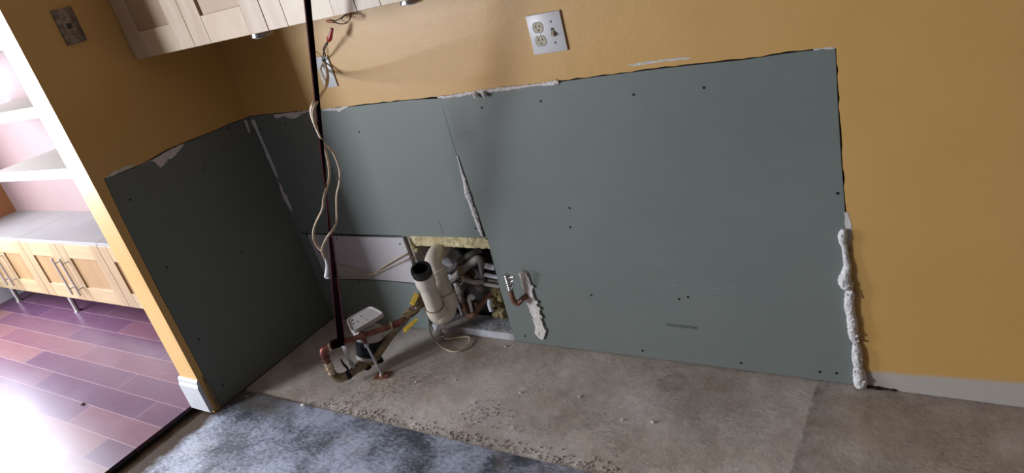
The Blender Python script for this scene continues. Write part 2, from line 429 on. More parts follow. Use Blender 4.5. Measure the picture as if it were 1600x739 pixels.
LT = [(163, 280), (180, 274), (222, 257), (262, 235), (300, 219), (330, 207), (357, 195), (388, 184)]
LL = [(345, 637), (322, 594), (300, 551), (274, 502), (250, 456), (222, 402), (195, 348), (175, 305), (163, 280)]
lt = [wx(u, v) for u, v in LT]; ll = [wx(u, v) for u, v in LL]
ll[0].z = 0.0; lt[-1].y = 0
o1 = [Vector((0, -0.692, 0))] + [p + Vector((0, -0.0015 - random.random() * 0.004, 0)) for p in ll[:-1]]
o1 += [p + Vector((0, -0.001, 0.002 + random.random() * 0.004)) for p in lt[:-1]] + [Vector((0, 0, lt[-1].z + 0.003)), Vector((0, 0, H2)), Vector((0, -0.692, H2))]
for p in o1: p.x = 0
struct('wall_left', prism(o1, (-0.0127, 0, 0)), M['paint'])
struct('wall_left_core', Box(-0.12, -0.0135, -0.692, 0.149, 0, H2), M['paint'])
struct('wall_next_room', Box(-3.1, -0.121, 0.05, 0.18, -0.02, H2), M['pink'])
# far side wall of next room with its window opening
bm = NB(); box(bm, -3.05, -2.93, -0.5, 0.05, 0, H2); box(bm, -3.05, -2.93, -4.0, -2.3, 0, H2)
box(bm, -3.05, -2.93, -2.3, -0.5, 0, 0.5); box(bm, -3.05, -2.93, -2.3, -0.5, 2.2, H2)
struct('wall_side', bm, M['orange'])
struct('baseboard_side', Box(-2.93, -2.915, -3.9, 0.05, 0.02, 0.16), M['base'])
bm = NB(); box(bm, -3.03, -2.97, -2.3, -0.5, 0.5, 0.56); box(bm, -3.03, -2.97, -2.3, -0.5, 2.14, 2.2)
for y in (-2.3, -1.43, -0.56): box(bm, -3.03, -2.97, y, y + 0.06, 0.5, 2.2)
struct('window_1', bm, M['base'])
bm = NB(); box(bm, -3.05, -2.85, -4.1, -4.0, 0, H2); box(bm, -1.7, 4.2, -4.1, -4.0, 0, H2)
box(bm, -2.85, -1.7, -4.1, -4.0, 0, 0.65); box(bm, -2.85, -1.7, -4.1, -4.0, 2.25, H2)
struct('wall_front', bm, M['low_bounce'])
bm = NB(); box(bm, -2.85, -1.7, -4.07, -4.02, 0.65, 0.71); box(bm, -2.85, -1.7, -4.07, -4.02, 2.19, 2.25)
for x in (-2.85, -2.30, -1.76): box(bm, x, x + 0.06, -4.07, -4.02, 0.65, 2.25)
struct('window_2', bm, M['base'])
struct('wall_right', Box(4.2, 4.3, -4.1, 0.18, 0, H2), M['low_bounce'])
struct('ceiling', Box(-3.1, 4.3, -4.1, 0.18, H2, H2 + 0.05), M['ceil'])
# floors
struct('floor', Box(-3.1, 4.3, -4.1, 0.18, -0.08, -0.03), M['dirt'])
def rough_sheet(x0, x1, y0, y1, z, nx, ny, amp, edge=None):
    bm = NB(); g = []
    for j in range(ny + 1):
        row = []
        for i in range(nx + 1):
            x = x0 + (x1 - x0) * i / nx; y = y0 + (y1 - y0) * j / ny
            dz = amp * noise.noise((x * 9, y * 9, 3))
            if j == 0 and edge: y += edge * noise.noise((x * 14, 0, 0)); dz -= 0.004
            row.append(bm.verts.new((x, y, z + dz)))
        g.append(row)
    for j in range(ny):
        for i in range(nx): bm.faces.new((g[j][i], g[j][i + 1], g[j + 1][i + 1], g[j + 1][i]))
    r = bmesh.ops.extrude_face_region(bm, geom=list(bm.faces))
    for v_ in [e for e in r['geom'] if isinstance(e, bmesh.types.BMVert)]: v_.co.z = z - 0.03
    return bm
sl = struct('floor_concrete', rough_sheet(0.0, 4.2, -0.545, 0.149, -0.001, 160, 30, 0.0018, 0.006), M['slab']); shade(sl, 60)
# worn tiles: individual slabs with thin joints, in one floor surface
bm = NB(); P_ = 0.2925
for i in range(-1, 15):
    for j in range(0, 12):
        x0 = 0.8 + P_ * (i - 3) + 0.0006; x1 = x0 + P_ - 0.0012
        y1 = -0.548 - P_ * j; y0 = y1 - P_ + 0.0012
        x0 = max(x0, -0.062)
        if x1 < 0 or y0 < -4: continue
        box(bm, x0, min(x1, 4.19), y0, y1 - 0.0, -0.02, 0.004 + random.uniform(-0.0003, 0.0003), 0.0005)
struct('floor_tile', bm, M['tile'])
dt = rough_sheet(-0.135, 0.0, -4.0, -0.545, -0.006, 8, 120, 0.004)
struct('floor_subfloor', dt, M['dirt'])
struct('floor_wood', Box(-3.05, -0.1385, -4.0, 0.05, -0.02, 0.02), M['plank'])
struct('shadow_gap_strip_1', Box(-0.1383, -0.128, -4.0, -0.70, -0.02, 0.012), M['black'])  # black strip standing in for the shadow gap beside the hardwood

# ------------------------------------------------------------------ green boards
def holes_free(pts): return pts
def inner(pts, dv): return [p + Vector(dv) for p in pts]
def drywall(name, pts, vec, m, label):
    o = top(name, prism(pts, vec), m, label, 'drywall panel', smooth=False); return o
def screws(parent, px, plane):
    for (u, v) in px:
        p = wy(u, v) if plane == 'y' else wx(u, v)
        n = Vector((0, -1, 0)) if plane == 'y' else Vector((1, 0, 0))
        bm = cyl(p - n * 0.004, p + n * 0.0006, 0.0042, 12)
        cyl(p + n * 0.0006, p + n * 0.0011, 0.0022, 6, bm)
        obj('screw', bm, M['screw'], parent)
T = 0.0125
SE = [(687, 154), (700, 197), (714, 243), (737, 310), (757, 372)]
seam = [wy(u, v) for u, v in SE]
G = 0.0008
upl = [Vector((0.0, 0, 0.4565))] + [Vector((0.0, 0, top_e[0].z))] + top_e[1:8]
upl[-1].z = seam[0].z
upl += [p - Vector((G, 0, 0)) for p in seam[1:]]
board_ul = drywall('drywall_sheet', upl, (0, T, 0), M['green1'], 'green drywall panel left of the vertical seam, above the white patch and pipe opening')
screws(board_ul, [(406.5, 202), (446, 193), (561, 206), (466, 342), (743, 357), (480, 366)], 'y')
rb = [p + Vector((G, 0, 0)) for p in seam[:-1]] + [wy(762, 376), wy(781, 450), wy(803, 527)]
rb[-1].z = 0.003
bott = [Vector((2.0, 0, 0.004)), Vector((1.6, 0, 0.006)), Vector((1.25, 0, 0.003))]
rbl = top_e[7:] + [p for p in rgt_e[1:-1]] + [Vector((rgt_e[-1].x, 0, 0.003))] + bott + rb[::-1][:-1]
board_r = drywall('drywall_sheet', rbl, (0, T, 0), M['green2'], 'largest green drywall panel, right of the seam, stamped near its bottom')
screws(board_r, [(753, 168), (845, 158), (990, 148), (1309, 302), (890, 325), (891, 355), (760, 373), (924, 461), (1004, 548), (1158, 567), (1281, 581), (1307, 583), (821, 525), (1061, 467), (1075, 464), (1100, 137)], 'y')
low = [wy(510, 438), wy(560, 437), wy(610, 440), wy(654, 444), wy(664, 480), wy(674, 512)]
low[0].x = 0.0; low[-1].z = 0.004
low.append(Vector((0.0, 0, 0.004)))
board_ll = drywall('drywall_sheet', low, (0, T, 0), M['green3'], 'narrow green drywall strip low on the wall, under the white patch')
screws(board_ll, [(561, 442)], 'y')
wp = [wy(479, 366), wy(520, 369), wy(570, 370.5), wy(629, 371.5), wy(641, 405), wy(653, 442.5), wy(610, 438.5), wy(560, 435.5), wy(511, 436.5)]
white_patch = drywall('drywall_patch', wp, (0, T, 0), M['whitepatch'], 'white unpainted drywall patch left of the open pipe hole')
white_patch['category'] = 'drywall patch'
screws(white_patch, [(479.5, 368), (526, 373), (551, 422), (625, 381), (643.7, 429)], 'y')
gap = [Vector((0, 0.0, 0.4555)), wy(478, 366), wy(510, 437), Vector((0, 0, low[0].z + 0.001))]
lb = [Vector((0, p.y, p.z)) for p in ll] + [Vector((0, p.y, p.z)) for p in lt[1:]] + [Vector((0, -0.0005, 0.003))]
lb[0].z = 0.003
board_l = drywall('drywall_sheet', lb, (-T, 0, 0), M['green_shaded'], 'green drywall panel, shade toned into its colour, on the short side wall left of the corner')
screws(board_l, [(203.6, 312), (320, 262.5), (377.5, 394), (261, 418), (310.5, 530), (348, 602), (357, 200), (497, 470)], 'x')
# filler strip at the corner beside the white patch
top('drywall_filler', prism([p + Vector((0, 0.0, 0)) for p in gap], (0, T, 0)), M['green1'], 'narrow green strip in the corner left of the white patch', 'drywall strip', smooth=False)

# stamp on the big board
def text(s, loc, size, right, up, m, parent, name='stamped_text', sx=1.0):
    cu = bpy.data.curves.new('t', 'FONT'); cu.body = s; cu.size = size; cu.align_x = 'LEFT'; cu.resolution_u = 2
    to = bpy.data.objects.new('t', cu); C.objects.link(to)
    dg = bpy.context.evaluated_depsgraph_get(); me = bpy.data.meshes.new_from_object(to.evaluated_get(dg))
    bpy.data.objects.remove(to)
    R_ = Vector(right).normalized(); U_ = Vector(up).normalized(); N_ = R_.cross(U_)
    for v_ in me.vertices:
        v_.co = Vector(loc) + R_ * v_.co.x * sx + U_ * v_.co.y + N_ * v_.co.z
    me.name = name; me.materials.clear(); me.materials.append(m)
    o = bpy.data.objects.new(name, me); C.objects.link(o); o.parent = parent
    o.matrix_parent_inverse = parent_world(parent).inverted()
    return o
a = wy(1043, 509.5, -0.0006); b = wy(1092, 515, -0.0006)
t = text('MOLD-RESISTANT', a, 0.0165, b - a, (0, 0, 1), M['ink'], board_r)
wd = max(v_.co.x for v_ in t.data.vertices) - a.x; k_ = (b.x - a.x) / wd
for v_ in t.data.vertices: v_.co.x = a.x + (v_.co.x - a.x) * k_
bm = NB()
for i in range(7):
    p = wy(685.5 + i * 1.15, 346 + i * 3.0, -0.0004)
    box(bm, p.x - 0.0035, p.x + 0.0035, -0.0006, 0.0, p.z - 0.0012, p.z + 0.0012)
obj('stamp_mark', bm, M['ink'], board_ul, 'tiny faded vertical stamp', smooth=False)

# ------------------------------------------------------------------ mud, foam and torn plaster
def blob(px, plane, thick, label, cat='plaster', name='joint_compound', m='mud', lift=0.0, taper=0.55):
    f = (lambda u, v: wy(u, v)) if plane == 'y' else (lambda u, v: wx(u, v))
    n = Vector((0, -1, 0)) if plane == 'y' else Vector((1, 0, 0))
    P = [f(u, v) for u, v in px]
    Q = []
    for i in range(len(P)):
        a, b = P[i], P[(i + 1) % len(P)]
        k = max(1, int((b - a).length / 0.008))
        for j in range(k):
            q = a.lerp(b, j / k)
            if j: 
                d = (b - a).normalized().cross(n); q = q + d * random.uniform(-0.0018, 0.0018)
            Q.append(q)
    c = sum(Q, Vector()) / len(Q)
    bm = NB()
    a = [bm.verts.new(q) for q in Q]
    hh = [thick * taper * (0.7 + 0.6 * random.random()) for q in Q]
    b = [bm.verts.new(q + n * (lift + h)) for q, h in zip(Q, hh)]
    L = len(Q)
    for i in range(L): bm.faces.new((a[i], a[(i + 1) % L], b[(i + 1) % L], b[i]))
    f1 = bm.faces.new(a[::-1]); f2 = bm.faces.new(b)
    r = bmesh.ops.inset_region(bm, faces=[f2], thickness=0.0022, depth=thick * (1 - taper))
    tr = bmesh.ops.triangulate(bm, faces=[f for f in bm.faces if len(f.verts) > 4])
    return top(name, bm, M[m], label, cat)
blob([(222, 256), (240, 249), (262, 236), (280, 227), (288, 224), (281, 233), (274, 242), (268, 248), (262, 249), (260, 246), (261, 253), (256, 258), (251, 262), (246, 258), (240, 252), (232, 251), (226, 256)], 'x', 0.004,
     'white joint compound smear hanging below the paint edge on the short side wall')
blob([(381, 187), (385, 189), (389, 200), (391, 208), (388, 206), (384, 196)], 'x', 0.004, 'short white compound drip at the corner beside the long streak')
blob([(395, 186), (398, 188), (405, 206), (418, 236), (430, 262), (435, 279), (431, 275), (421, 252), (409, 224), (398, 199), (391, 191)], 'y', 0.003,
     'long white compound streak down the inside corner')
blob([(436, 284), (440, 289), (443, 300), (449, 306), (450, 312), (455, 322), (457, 330), (453, 326), (449, 318), (444, 312), (441, 304), (438, 295)], 'y', 0.003,
     'broken white compound crumbs in the corner below the long streak')
blob([(428, 179), (445, 176.5), (470, 174), (484, 171.5), (484, 174.5), (472, 177), (467, 182), (460, 185), (452, 184.5), (443, 180.5), (437, 184), (431, 184.5)], 'y', 0.004,
     'white compound smear along the paint edge left of the maroon strap')
blob([(504, 170), (520, 168.5), (534, 167.5), (546, 165), (539, 169), (532, 174.5), (525, 172.5), (514, 172.5), (505, 172.5)], 'y', 0.004,
     'white compound smear along the paint edge right of the maroon strap')
# lumpy ridge along the top edge of the right board, with two drips
pth = [wy(u, v, -0.003) for u, v in [(684, 152), (700, 151), (720, 148), (738, 145), (752, 143), (770, 141), (790, 138.5), (812, 136), (835, 133), (855, 131), (868, 129), (873, 128)]]
bm = tube(pth, [0.003, 0.005, 0.006, 0.005, 0.007, 0.0055, 0.007, 0.0045, 0.004, 0.006, 0.008, 0.004], 10, smooth=6, flat=0.6, jitter=0.30, flatdir=(0, 1, 0))
for (u, v), (u2, v2) in (((742, 145), (744, 153)), ((756, 143), (757, 152))):
    tube([wy(u, v, -0.006), wy((u + u2) / 2, (v + v2) / 2, -0.012), wy(u2, v2, -0.010)], [0.006, 0.009, 0.004], 10, bm, smooth=4, jitter=0.1)
top('plaster_ridge', bm, M['mud'], 'lumpy white plaster ridge with two drips along the top of the large green panel', 'plaster')
pth = [(714, 243), (718, 256), (722, 270), (726, 283), (729, 297), (731, 304), (736, 318), (742, 334), (747, 350), (753, 368)]
bm = tube([wy(u, v, -0.003) for u, v in pth], [0.0015, 0.003, 0.005, 0.007, 0.010, 0.013, 0.009, 0.011, 0.009, 0.004], 10, smooth=6, flat=0.7, jitter=0.16, flatdir=(0, 1, 0))
top('plaster_ridge', bm, M['foam'], 'squeezed-out white plaster down the seam above the pipe hole', 'plaster')
pth = [(1319, 358, .006), (1317, 368, .0125), (1317, 376, .011), (1320, 386, .008), (1322, 402, .008), (1324, 415, .010), (1322, 428, .013), (1320, 438, .018), (1324, 446, .018), (1328, 453, .008),
       (1328, 460, .013), (1327, 476, .0135), (1330, 492, .0125), (1332, 508, .014), (1334, 524, .014), (1337, 535, .008), (1339, 545, .013), (1340, 560, .015), (1341, 572, .012), (1342, 580, .016), (1344, 593, .019), (1345, 603, .016)]
bm = tube([wy(u, v, -0.006) for u, v, r in pth], [r for u, v, r in pth], 14, smooth=5, jitter=0.09)
for k in range(90):
    i = random.randrange(9, 21); u, v, r = pth[i]
    p = wy(u + random.uniform(-4, 4), v + random.uniform(-8, 8), -0.006)
    p += Vector((random.uniform(-.6, .6) * r, -random.uniform(.3, .9) * r, 0))
    bmesh.ops.create_icosphere(bm, subdivisions=1, radius=random.uniform(.0025, .005), matrix=Matrix.Translation(p))
for v_ in bm.verts:
    if v_.co.y > 0.004: v_.co.y = 0.004
    if v_.co.z < 0.0: v_.co.z = 0.0
top('foam_bead', bm, M['foam'], 'lumpy white foam bead down the right edge of the large green panel', 'foam')
fb = bpy.data.objects['foam_bead']
for px_ in ([(1333, 452), (1340, 459), (1348, 466)], [(1340, 533), (1348, 532), (1356, 534)], [(1321, 388), (1326, 391), (1331, 392)]):
    obj('torn_fibre', tube([wy(u, v, -.012 + .005 * k) for k, (u, v) in enumerate(px_)], .0013, 6), M['raw'], fb, 'thin dark torn fibre')
# torn strip beside the stub valve
strip = [(812, 425), (818, 424), (824, 426), (828, 436), (832, 447), (834, 458), (838, 468), (842, 478), (845, 488), (847, 498), (850, 508), (855, 516), (852, 524), (850, 529), (843, 526), (837, 519), (838, 511), (835, 498), (829, 482), (823, 464), (818, 446)]
s_ = blob(strip, 'y', 0.011, 'torn pink-white plaster strip on the large green panel beside the stub valve', 'plaster strip', 'plaster_strip', 'mud', lift=0.003)
for (u, v) in ((832, 448), (839, 472), (843, 482), (846, 495), (827, 476), (834, 500), (842, 522), (824, 440), (831, 470)):
    bm = NB(); bmesh.ops.create_icosphere(bm, subdivisions=1, radius=0.0055, matrix=Matrix.Translation(wy(u, v, -0.008)) @ Matrix.Diagonal((1, .8, 1.6, 1)))
    obj('crumb', bm, M['mud'], s_)
# bare paper patches where paint is gone
def patch(px, plane, label):
    blob(px, plane, 0.0012, label, 'bare patch', 'bare_patch', 'gypsum')
patch([(1319, 331), (1326, 333), (1329, 345), (1331, 372), (1328, 386), (1323, 380), (1321, 355)], 'y', 'bare white patch beside the foam bead, at its upper end')
patch([(975, 102), (1010, 96), (1050, 91), (1082, 90), (1060, 94), (1020, 98.5), (990, 103)], 'y', 'thin bare white streak in the paint above the large green panel')
patch([(1270, 76), (1302, 73), (1303, 76), (1290, 77), (1272, 79)], 'y', 'bare white edge at the top right corner of the large green panel')
patch([(165, 277), (178, 268), (196, 260), (214, 256), (200, 264), (182, 272), (168, 278)], 'x', 'bare white patch at the top left of the side wall panel')
# raw edge of the side wall sheet at its foot
bm = tube([wx(u, v, 0.002) for u, v in [(316, 588), (322, 598), (328, 610), (334, 622), (341, 634)]], [0.002, 0.006, 0.007, 0.009, 0.008], 8, smooth=5, jitter=0.35)
top('torn_paper_edge', bm, M['raw'], 'ragged brown torn wallboard edge at the foot of the short side wall', 'torn edge')
# broken edge below the bare band, right of foam
bm = NB()
for (u, v, r) in ((1352, 606, .008), (1362, 609, .006), (1372, 607, .009), (1384, 612, .005), (1395, 613, .006), (1358, 602, .006)):
    p = wy(u, v, -0.006); bmesh.ops.create_icosphere(bm, subdivisions=1, radius=r, matrix=Matrix.Translation((p.x, -0.003, 0.004)) @ Matrix.Diagonal((1.8, .7, .7, 1)))
top('plaster_debris', bm, M['dirt'], 'broken brown plaster bits at the wall foot right of the foam bead', 'debris')

# wall-end baseboard block with moulded top
bm = NB()
prof = [(-0.692, 0.018), (-0.709, 0.018), (-0.709, 0.135), (-0.703, 0.15), (-0.703, 0.158), (-0.696, 0.168), (-0.692, 0.168)]
prism([Vector((-0.128, y, z)) for y, z in prof], (0.132, 0, 0), bm)
bb = top('baseboard_block', bm, M['base'], 'white moulded baseboard piece on the end of the short wall', 'baseboard', smooth=False)

# ------------------------------------------------------------------ wall plates
def plate_combo():
    p = wy(822.5, 25); X, Z = 1.4291, 1.2056; W = 0.1143
    t = thing('outlet_switch_plate', 'white double plate with a receptacle and a toggle switch on the yellow wall', 'outlet', (X + W / 2, 0, Z - W / 2))
    obj('cover_plate', Box(X, X + W, -0.0065, -0.0002, Z - W, Z, 0.0022), M['white'], t)
    rc = (X + 0.034, Z - W / 2)
    for dz in (0.0195, -0.0195):
        cx, cz = rc[0], rc[1] + dz
        pts = []
        for k in range(28):
            a = 2 * math.pi * k / 28
            x = 0.0172 * math.cos(a); z = 0.0172 * math.sin(a)
            z = max(-0.0142, min(0.0142, z)); pts.append(Vector((cx + x, -0.0065, cz + z)))
        bmr = prism([Vector((q.x, -0.0062, q.z)) for q in pts], (0, -0.0002 - 0.0008, 0))
        # dark surround
        sur = prism([Vector((cx + (q.x - cx) * 1.09, -0.0062, cz + (q.z - cz) * 1.09)) for q in pts], (0, -0.0005, 0))
        r = obj('receptacle', bmr, M['almond'], t, smooth=False)
        obj('surround', sur, M['darkp'], r, smooth=False)
        sb = NB()
        box(sb, cx - 0.0078, cx - 0.0052, -0.0078, -0.0068, cz - 0.001, cz + 0.0085)
        box(sb, cx + 0.0052, cx + 0.0078, -0.0078, -0.0068, cz - 0.000, cz + 0.0075)
        cyl(Vector((cx, -0.0078, cz - 0.0078)), Vector((cx, -0.0068, cz - 0.0078)), 0.0027, 12, sb)
        obj('slots', sb, M['black'], r)
    obj('screw', cyl(Vector((rc[0], -0.0076, rc[1])), Vector((rc[0], -0.006, rc[1])), 0.003, 12), M['brush'], t)
    sx = X + W - 0.034
    obj('switch_surround', Box(sx - 0.0055, sx + 0.0055, -0.0068, -0.006, rc[1] - 0.0125, rc[1] + 0.0125), M['black'], t, smooth=False)
    tg = prism([Vector((sx - 0.0045, -0.0066, rc[1] - 0.011)), Vector((sx - 0.0045, -0.0066, rc[1] + 0.006)), Vector((sx - 0.004, -0.017, rc[1] - 0.004)), Vector((sx - 0.004, -0.0165, rc[1] - 0.010))], (0.009, 0, 0))
    obj('toggle', tg, M['almond'], t, smooth=False)
    for dz in (0.030, -0.030):
        obj('screw', cyl(Vector((sx, -0.0074, rc[1] + dz)), Vector((sx, -0.006, rc[1] + dz)), 0.003, 12), M['darkp'], t)
plate_combo()
def plate_steel():
    Y, Z = -0.5538, 1.5685; Wd, Hh = 0.07, 0.1143
    t = thing('jack_plate', 'dull steel single plate with a dark central jack on the short side wall', 'wall plate', (0, Y + Wd / 2, Z - Hh / 2))
    obj('cover_plate', Box(0.0002, 0.0050, Y, Y + Wd, Z - Hh, Z, 0.0015), M['steelplate'], t)
    cy, cz = Y + Wd / 2, Z - Hh / 2
    obj('jack', Box(0.0049, 0.0066, cy - 0.008, cy + 0.008, cz - 0.009, cz + 0.009, 0.0005), M['black'], t, smooth=False)
    for dz in (0.027, -0.027, 0.048, -0.048):
        m_ = M['copperdull'] if abs(dz) < 0.03 else M['steelplate']
        obj('screw', cyl(Vector((0.0049, cy, cz + dz)), Vector((0.0062, cy, cz + dz)), 0.0033, 12), m_, t)
plate_steel()
def plate_blank():
    X, Z = 0.5767 - 0.07, 1.1932
    t = thing('blank_plate', 'white single cover plate behind the maroon strap with wires coming out', 'wall plate', (X + 0.035, 0, Z - 0.057))
    obj('cover_plate', Box(X, X + 0.07, -0.006, -0.0002, Z - 0.1143, Z, 0.002), M['white'], t)
    hp = wy(507, 95, -0.006)
    obj('knockout', cyl(Vector((hp.x, -0.0068, hp.z)), Vector((hp.x, -0.005, hp.z)), 0.006, 14), M['black'], t)
    q = wy(503, 122, -0.006)
    obj('screw', cyl(Vector((q.x, -0.0078, q.z)), Vector((q.x, -0.005, q.z)), 0.0035, 12), M['brush'], t)
plate_blank()

# ------------------------------------------------------------------ wires
S0 = wy(533, 534, -0.378)                       # where the strap wraps the pipe
S1 = wy(480, 0, -0.44)
def onstrap(v):
    """point on strap centre line for picture row v"""
    t_ = (534 - v) / 534.0
    u = 533 - 53 * t_
    y = S0.y + (S1.y - S0.y) * t_
    return wy(u, v, y)
def shaft(pts, r, flat=None, seg=10, n=8, **k): return tube(pts, r, seg, smooth=n, flat=flat, **k)
def Y(u, v, y): return wy(u, v, y)
cab = [Y(507, 97, -.008), Y(511, 112, -.03), Y(512, 124, -.06), Y(509, 137, -.14), Y(500, 149, -.30), Y(491, 159, -.42), Y(486, 170, -.44), Y(487, 182, -.44), Y(493, 198, -.44), Y(500, 214, -.43), Y(505, 222, -.36), Y(514, 230, -.33), Y(522, 241, -.33), Y(528, 256, -.33), Y(531, 270, -.33), Y(530, 286, -.33), Y(526, 305, -.33), Y(526, 328, -.34), Y(526, 345, -.37), Y(521, 358, -.43), Y(512, 370, -.45), Y(505, 384, -.44), Y(504, 392, -.43), Y(508, 403, -.42)]
bm = shaft(cab, 0.0058, flat=0.6)
cab2 = [Y(505, 98, -.008), Y(501, 108, -.02), Y(504, 118, -.04), Y(509, 128, -.08), Y(508, 138, -.16), Y(502, 148, -.32), Y(495, 160, -.43), Y(490, 172, -.45), Y(490, 184, -.45), Y(495, 200, -.44), Y(503, 218, -.38), Y(510, 240, -.34), Y(514, 262, -.34), Y(514, 280, -.35), Y(510, 295, -.42), Y(506, 310, -.45), Y(504, 326, -.45), Y(495, 345, -.44), Y(490, 360, -.43), Y(491, 375, -.43), Y(498, 387, -.43), Y(504, 392, -.43)]
hc = thing('hanging_cable', 'cream electrical cable looped and twisted around the maroon strap', 'cable', (0.53, -0.01, 1.17))
obj('strand', bm, M['cable'], hc)
obj('strand', shaft(cab2, 0.0058, flat=0.6), M['cable'], hc)
obj('taped_end', tube([Y(508, 403, -.42), Y(511, 413, -.42), Y(511, 424, -.42), Y(510, 432, -.42), Y(514, 434, -.42)], [.004, .005, .007, .008, .003], 10, smooth=5), M['tape'], hc, 'white taped end of the cable loop')
# wires with red nut
wr = thing('wire_pair', 'twisted black wires capped with a red wire nut above the white blank plate', 'wire', tuple(Y(507, 95, -.01)))
obj('wire', shaft([Y(505, 96, -.008), Y(505, 88, -.03), Y(507, 78, -.045), Y(511, 70, -.05), Y(513, 64, -.055)], 0.0022), M['blackwire'], wr)
obj('wire', shaft([Y(507, 95, -.008), Y(508, 84, -.028), Y(505, 77, -.045), Y(509, 69, -.05), Y(514, 63, -.055)], 0.0022), M['blackwire'], wr)
obj('wire', shaft([Y(503, 96, -.008), Y(502, 88, -.02), Y(496, 82, -.03), Y(492, 80, -.04)], 0.0016), M['cable'], wr, 'thin cream ground wire')
obj('wire_nut', tube([Y(513, 64, -.055), Y(514.5, 61, -.055), Y(516, 57, -.055), Y(518, 49, -.055), Y(519, 45, -.055)], [.006, .0095, .008, .006, .0055], 10), M['rednut'], wr, 'red wire nut')
# wires with orange nut under the upper cabinet
wo = thing('wire_pair', 'short wires with an orange wire nut sticking out below the upper cabinets', 'wire', tuple(Y(540, 25, -.01)))
obj('wire', shaft([Y(548, 22, 0), Y(548, 27, -.03), Y(541, 36, -.05), Y(530, 37, -.05), Y(521, 34, -.05)], 0.0020), M['blackwire'], wo)
obj('wire', shaft([Y(546, 21, 0), Y(541, 23, -.03), Y(536, 26, -.05), Y(528, 31, -.05), Y(521, 33.5, -.05)], 0.0020), M['blackwire'], wo)
obj('wire', shaft([Y(546, 21, 0), Y(547, 30, -.04), Y(540, 34, -.05), Y(534, 31, -.05), Y(537, 25, -.03), Y(542, 22, -.01)], 0.0018), M['cable'], wo, 'thin cream wire loop')
obj('wire_nut', tube([Y(522, 33.5, -.05), Y(517, 33, -.05), Y(511, 33.5, -.05)], [.005, .0065, .004], 10), M['orangenut'], wo, 'orange wire nut')
# two cables from hole to the left across white patch
top('cable', shaft([Y(646, 392, .05), Y(640, 395, .01), Y(632, 398, -.012), Y(622, 403, -.014), Y(604, 414, -.012), Y(588, 425, -.010), Y(574, 433, -.008), Y(550, 434, -.007), Y(520, 434, -.007)], 0.0046, flat=.6), M['cable'],
    'lower cream cable running left from the pipe hole across the white patch', 'cable')
top('cable', shaft([Y(652, 398, .05), Y(645, 402, .01), Y(634, 406, -.022), Y(616, 413, -.022), Y(598, 422, -.020), Y(584, 428, -.016), Y(566, 427, -.010), Y(548, 420, -.008), Y(528, 415, -.006)], 0.0040, flat=.6), M['cable'],
    'upper cream cable running left from the pipe hole to the strap', 'cable')
# cable loop on the floor
zz = 0.008
top('floor_cable', shaft([Y(668, 478, -.03), Y(670, 492, -.035), fz(671, 506, .10), fz(673, 520, .05), fz(681, 533, .02), fz(692, 543, zz), fz(706, 549, zz), fz(718, 548, zz), fz(728, 541, zz), fz(734, 533, zz), fz(733, 527, zz), fz(727, 526, zz), fz(715, 527.5, zz), fz(698, 529, zz + .01), fz(690, 524, zz + .02)], 0.0042, flat=.7), M['cable'],
    'cream cable hanging from the white drain trap and looping on the concrete', 'cable')

# ------------------------------------------------------------------ maroon strap
def ribbon(pts, angs, widths, th=0.0016):
    bm = NB(); rows = []
    for i, p in enumerate(pts):
        d = (pts[min(i + 1, len(pts) - 1)] - pts[max(i - 1, 0)]).normalized()
        view = Vector((0.78, -0.62, 0))          # strap faces the kitchen doorway
        s = d.cross(view).normalized(); n = s.cross(d).normalized()
        a = angs[i]; wv = s * math.cos(a) + n * math.sin(a); nv = d.cross(wv).normalized()
        h = widths[i] / 2
        ks = [(-h, -th), (-h * .86, -th), (h * .86, -th), (h, -th), (h, th), (h * .86, th), (-h * .86, th), (-h, th)]
        rows.append([bm.verts.new(p + wv * a_ + nv * b_) for a_, b_ in ks])
    for i in range(len(rows) - 1):
        for k in range(8):
            f = bm.faces.new((rows[i][k], rows[i][(k + 1) % 8], rows[i + 1][(k + 1) % 8], rows[i + 1][k]))
            f.material_index = 1 if k in (0, 2, 3, 4, 6, 7) and k != 1 and k != 5 else 0
    bm.faces.new(rows[0]); bm.faces.new(rows[-1][::-1])
    return bm
ts = [0, .06, .12, .2, .28, .36, .42, .46, .5, .56, .62, .7, .8, .9, 1.0, 1.15, 1.4, 1.65]
angs = []; pts = []
for t_ in ts:
    pts.append(S0.lerp(S1, t_))
    if t_ < .46: a_ = (t_ / .46) * 1.45
    elif t_ < .62: a_ = 1.45 + (t_ - .46) / .16 * 0.55
    else: a_ = 2.0 + min(1, (t_ - .62) / .3) * 0.25
    angs.append(a_)
sp = smoothpath(pts, 4); aa = lerplist(angs, len(sp))
end = sp[-1]
k_ = (H2 - S0.z) / (S1.z - S0.z)
sp = [S0 + (q - S0) * 1.0 for q in sp if q.z < H2 - 0.01]
aa = aa[:len(sp)]
st = thing('hanging_strap', 'dark maroon strap hanging from above and wrapped around the copper pipe', 'strap', tuple(S0))
obj('webbing', ribbon(sp, aa, [0.028] * len(sp)), [M['strap'], M['strapedge']], st)
obj('wrap_loop', tube([S0 + Vector((-.026, -.026, 0)), S0 + Vector((0.0, 0.0, 0)) + Vector((-.0, -.0, 0)), S0 + Vector((.005, .006, 0))], .017, 16), M['strap'], st)

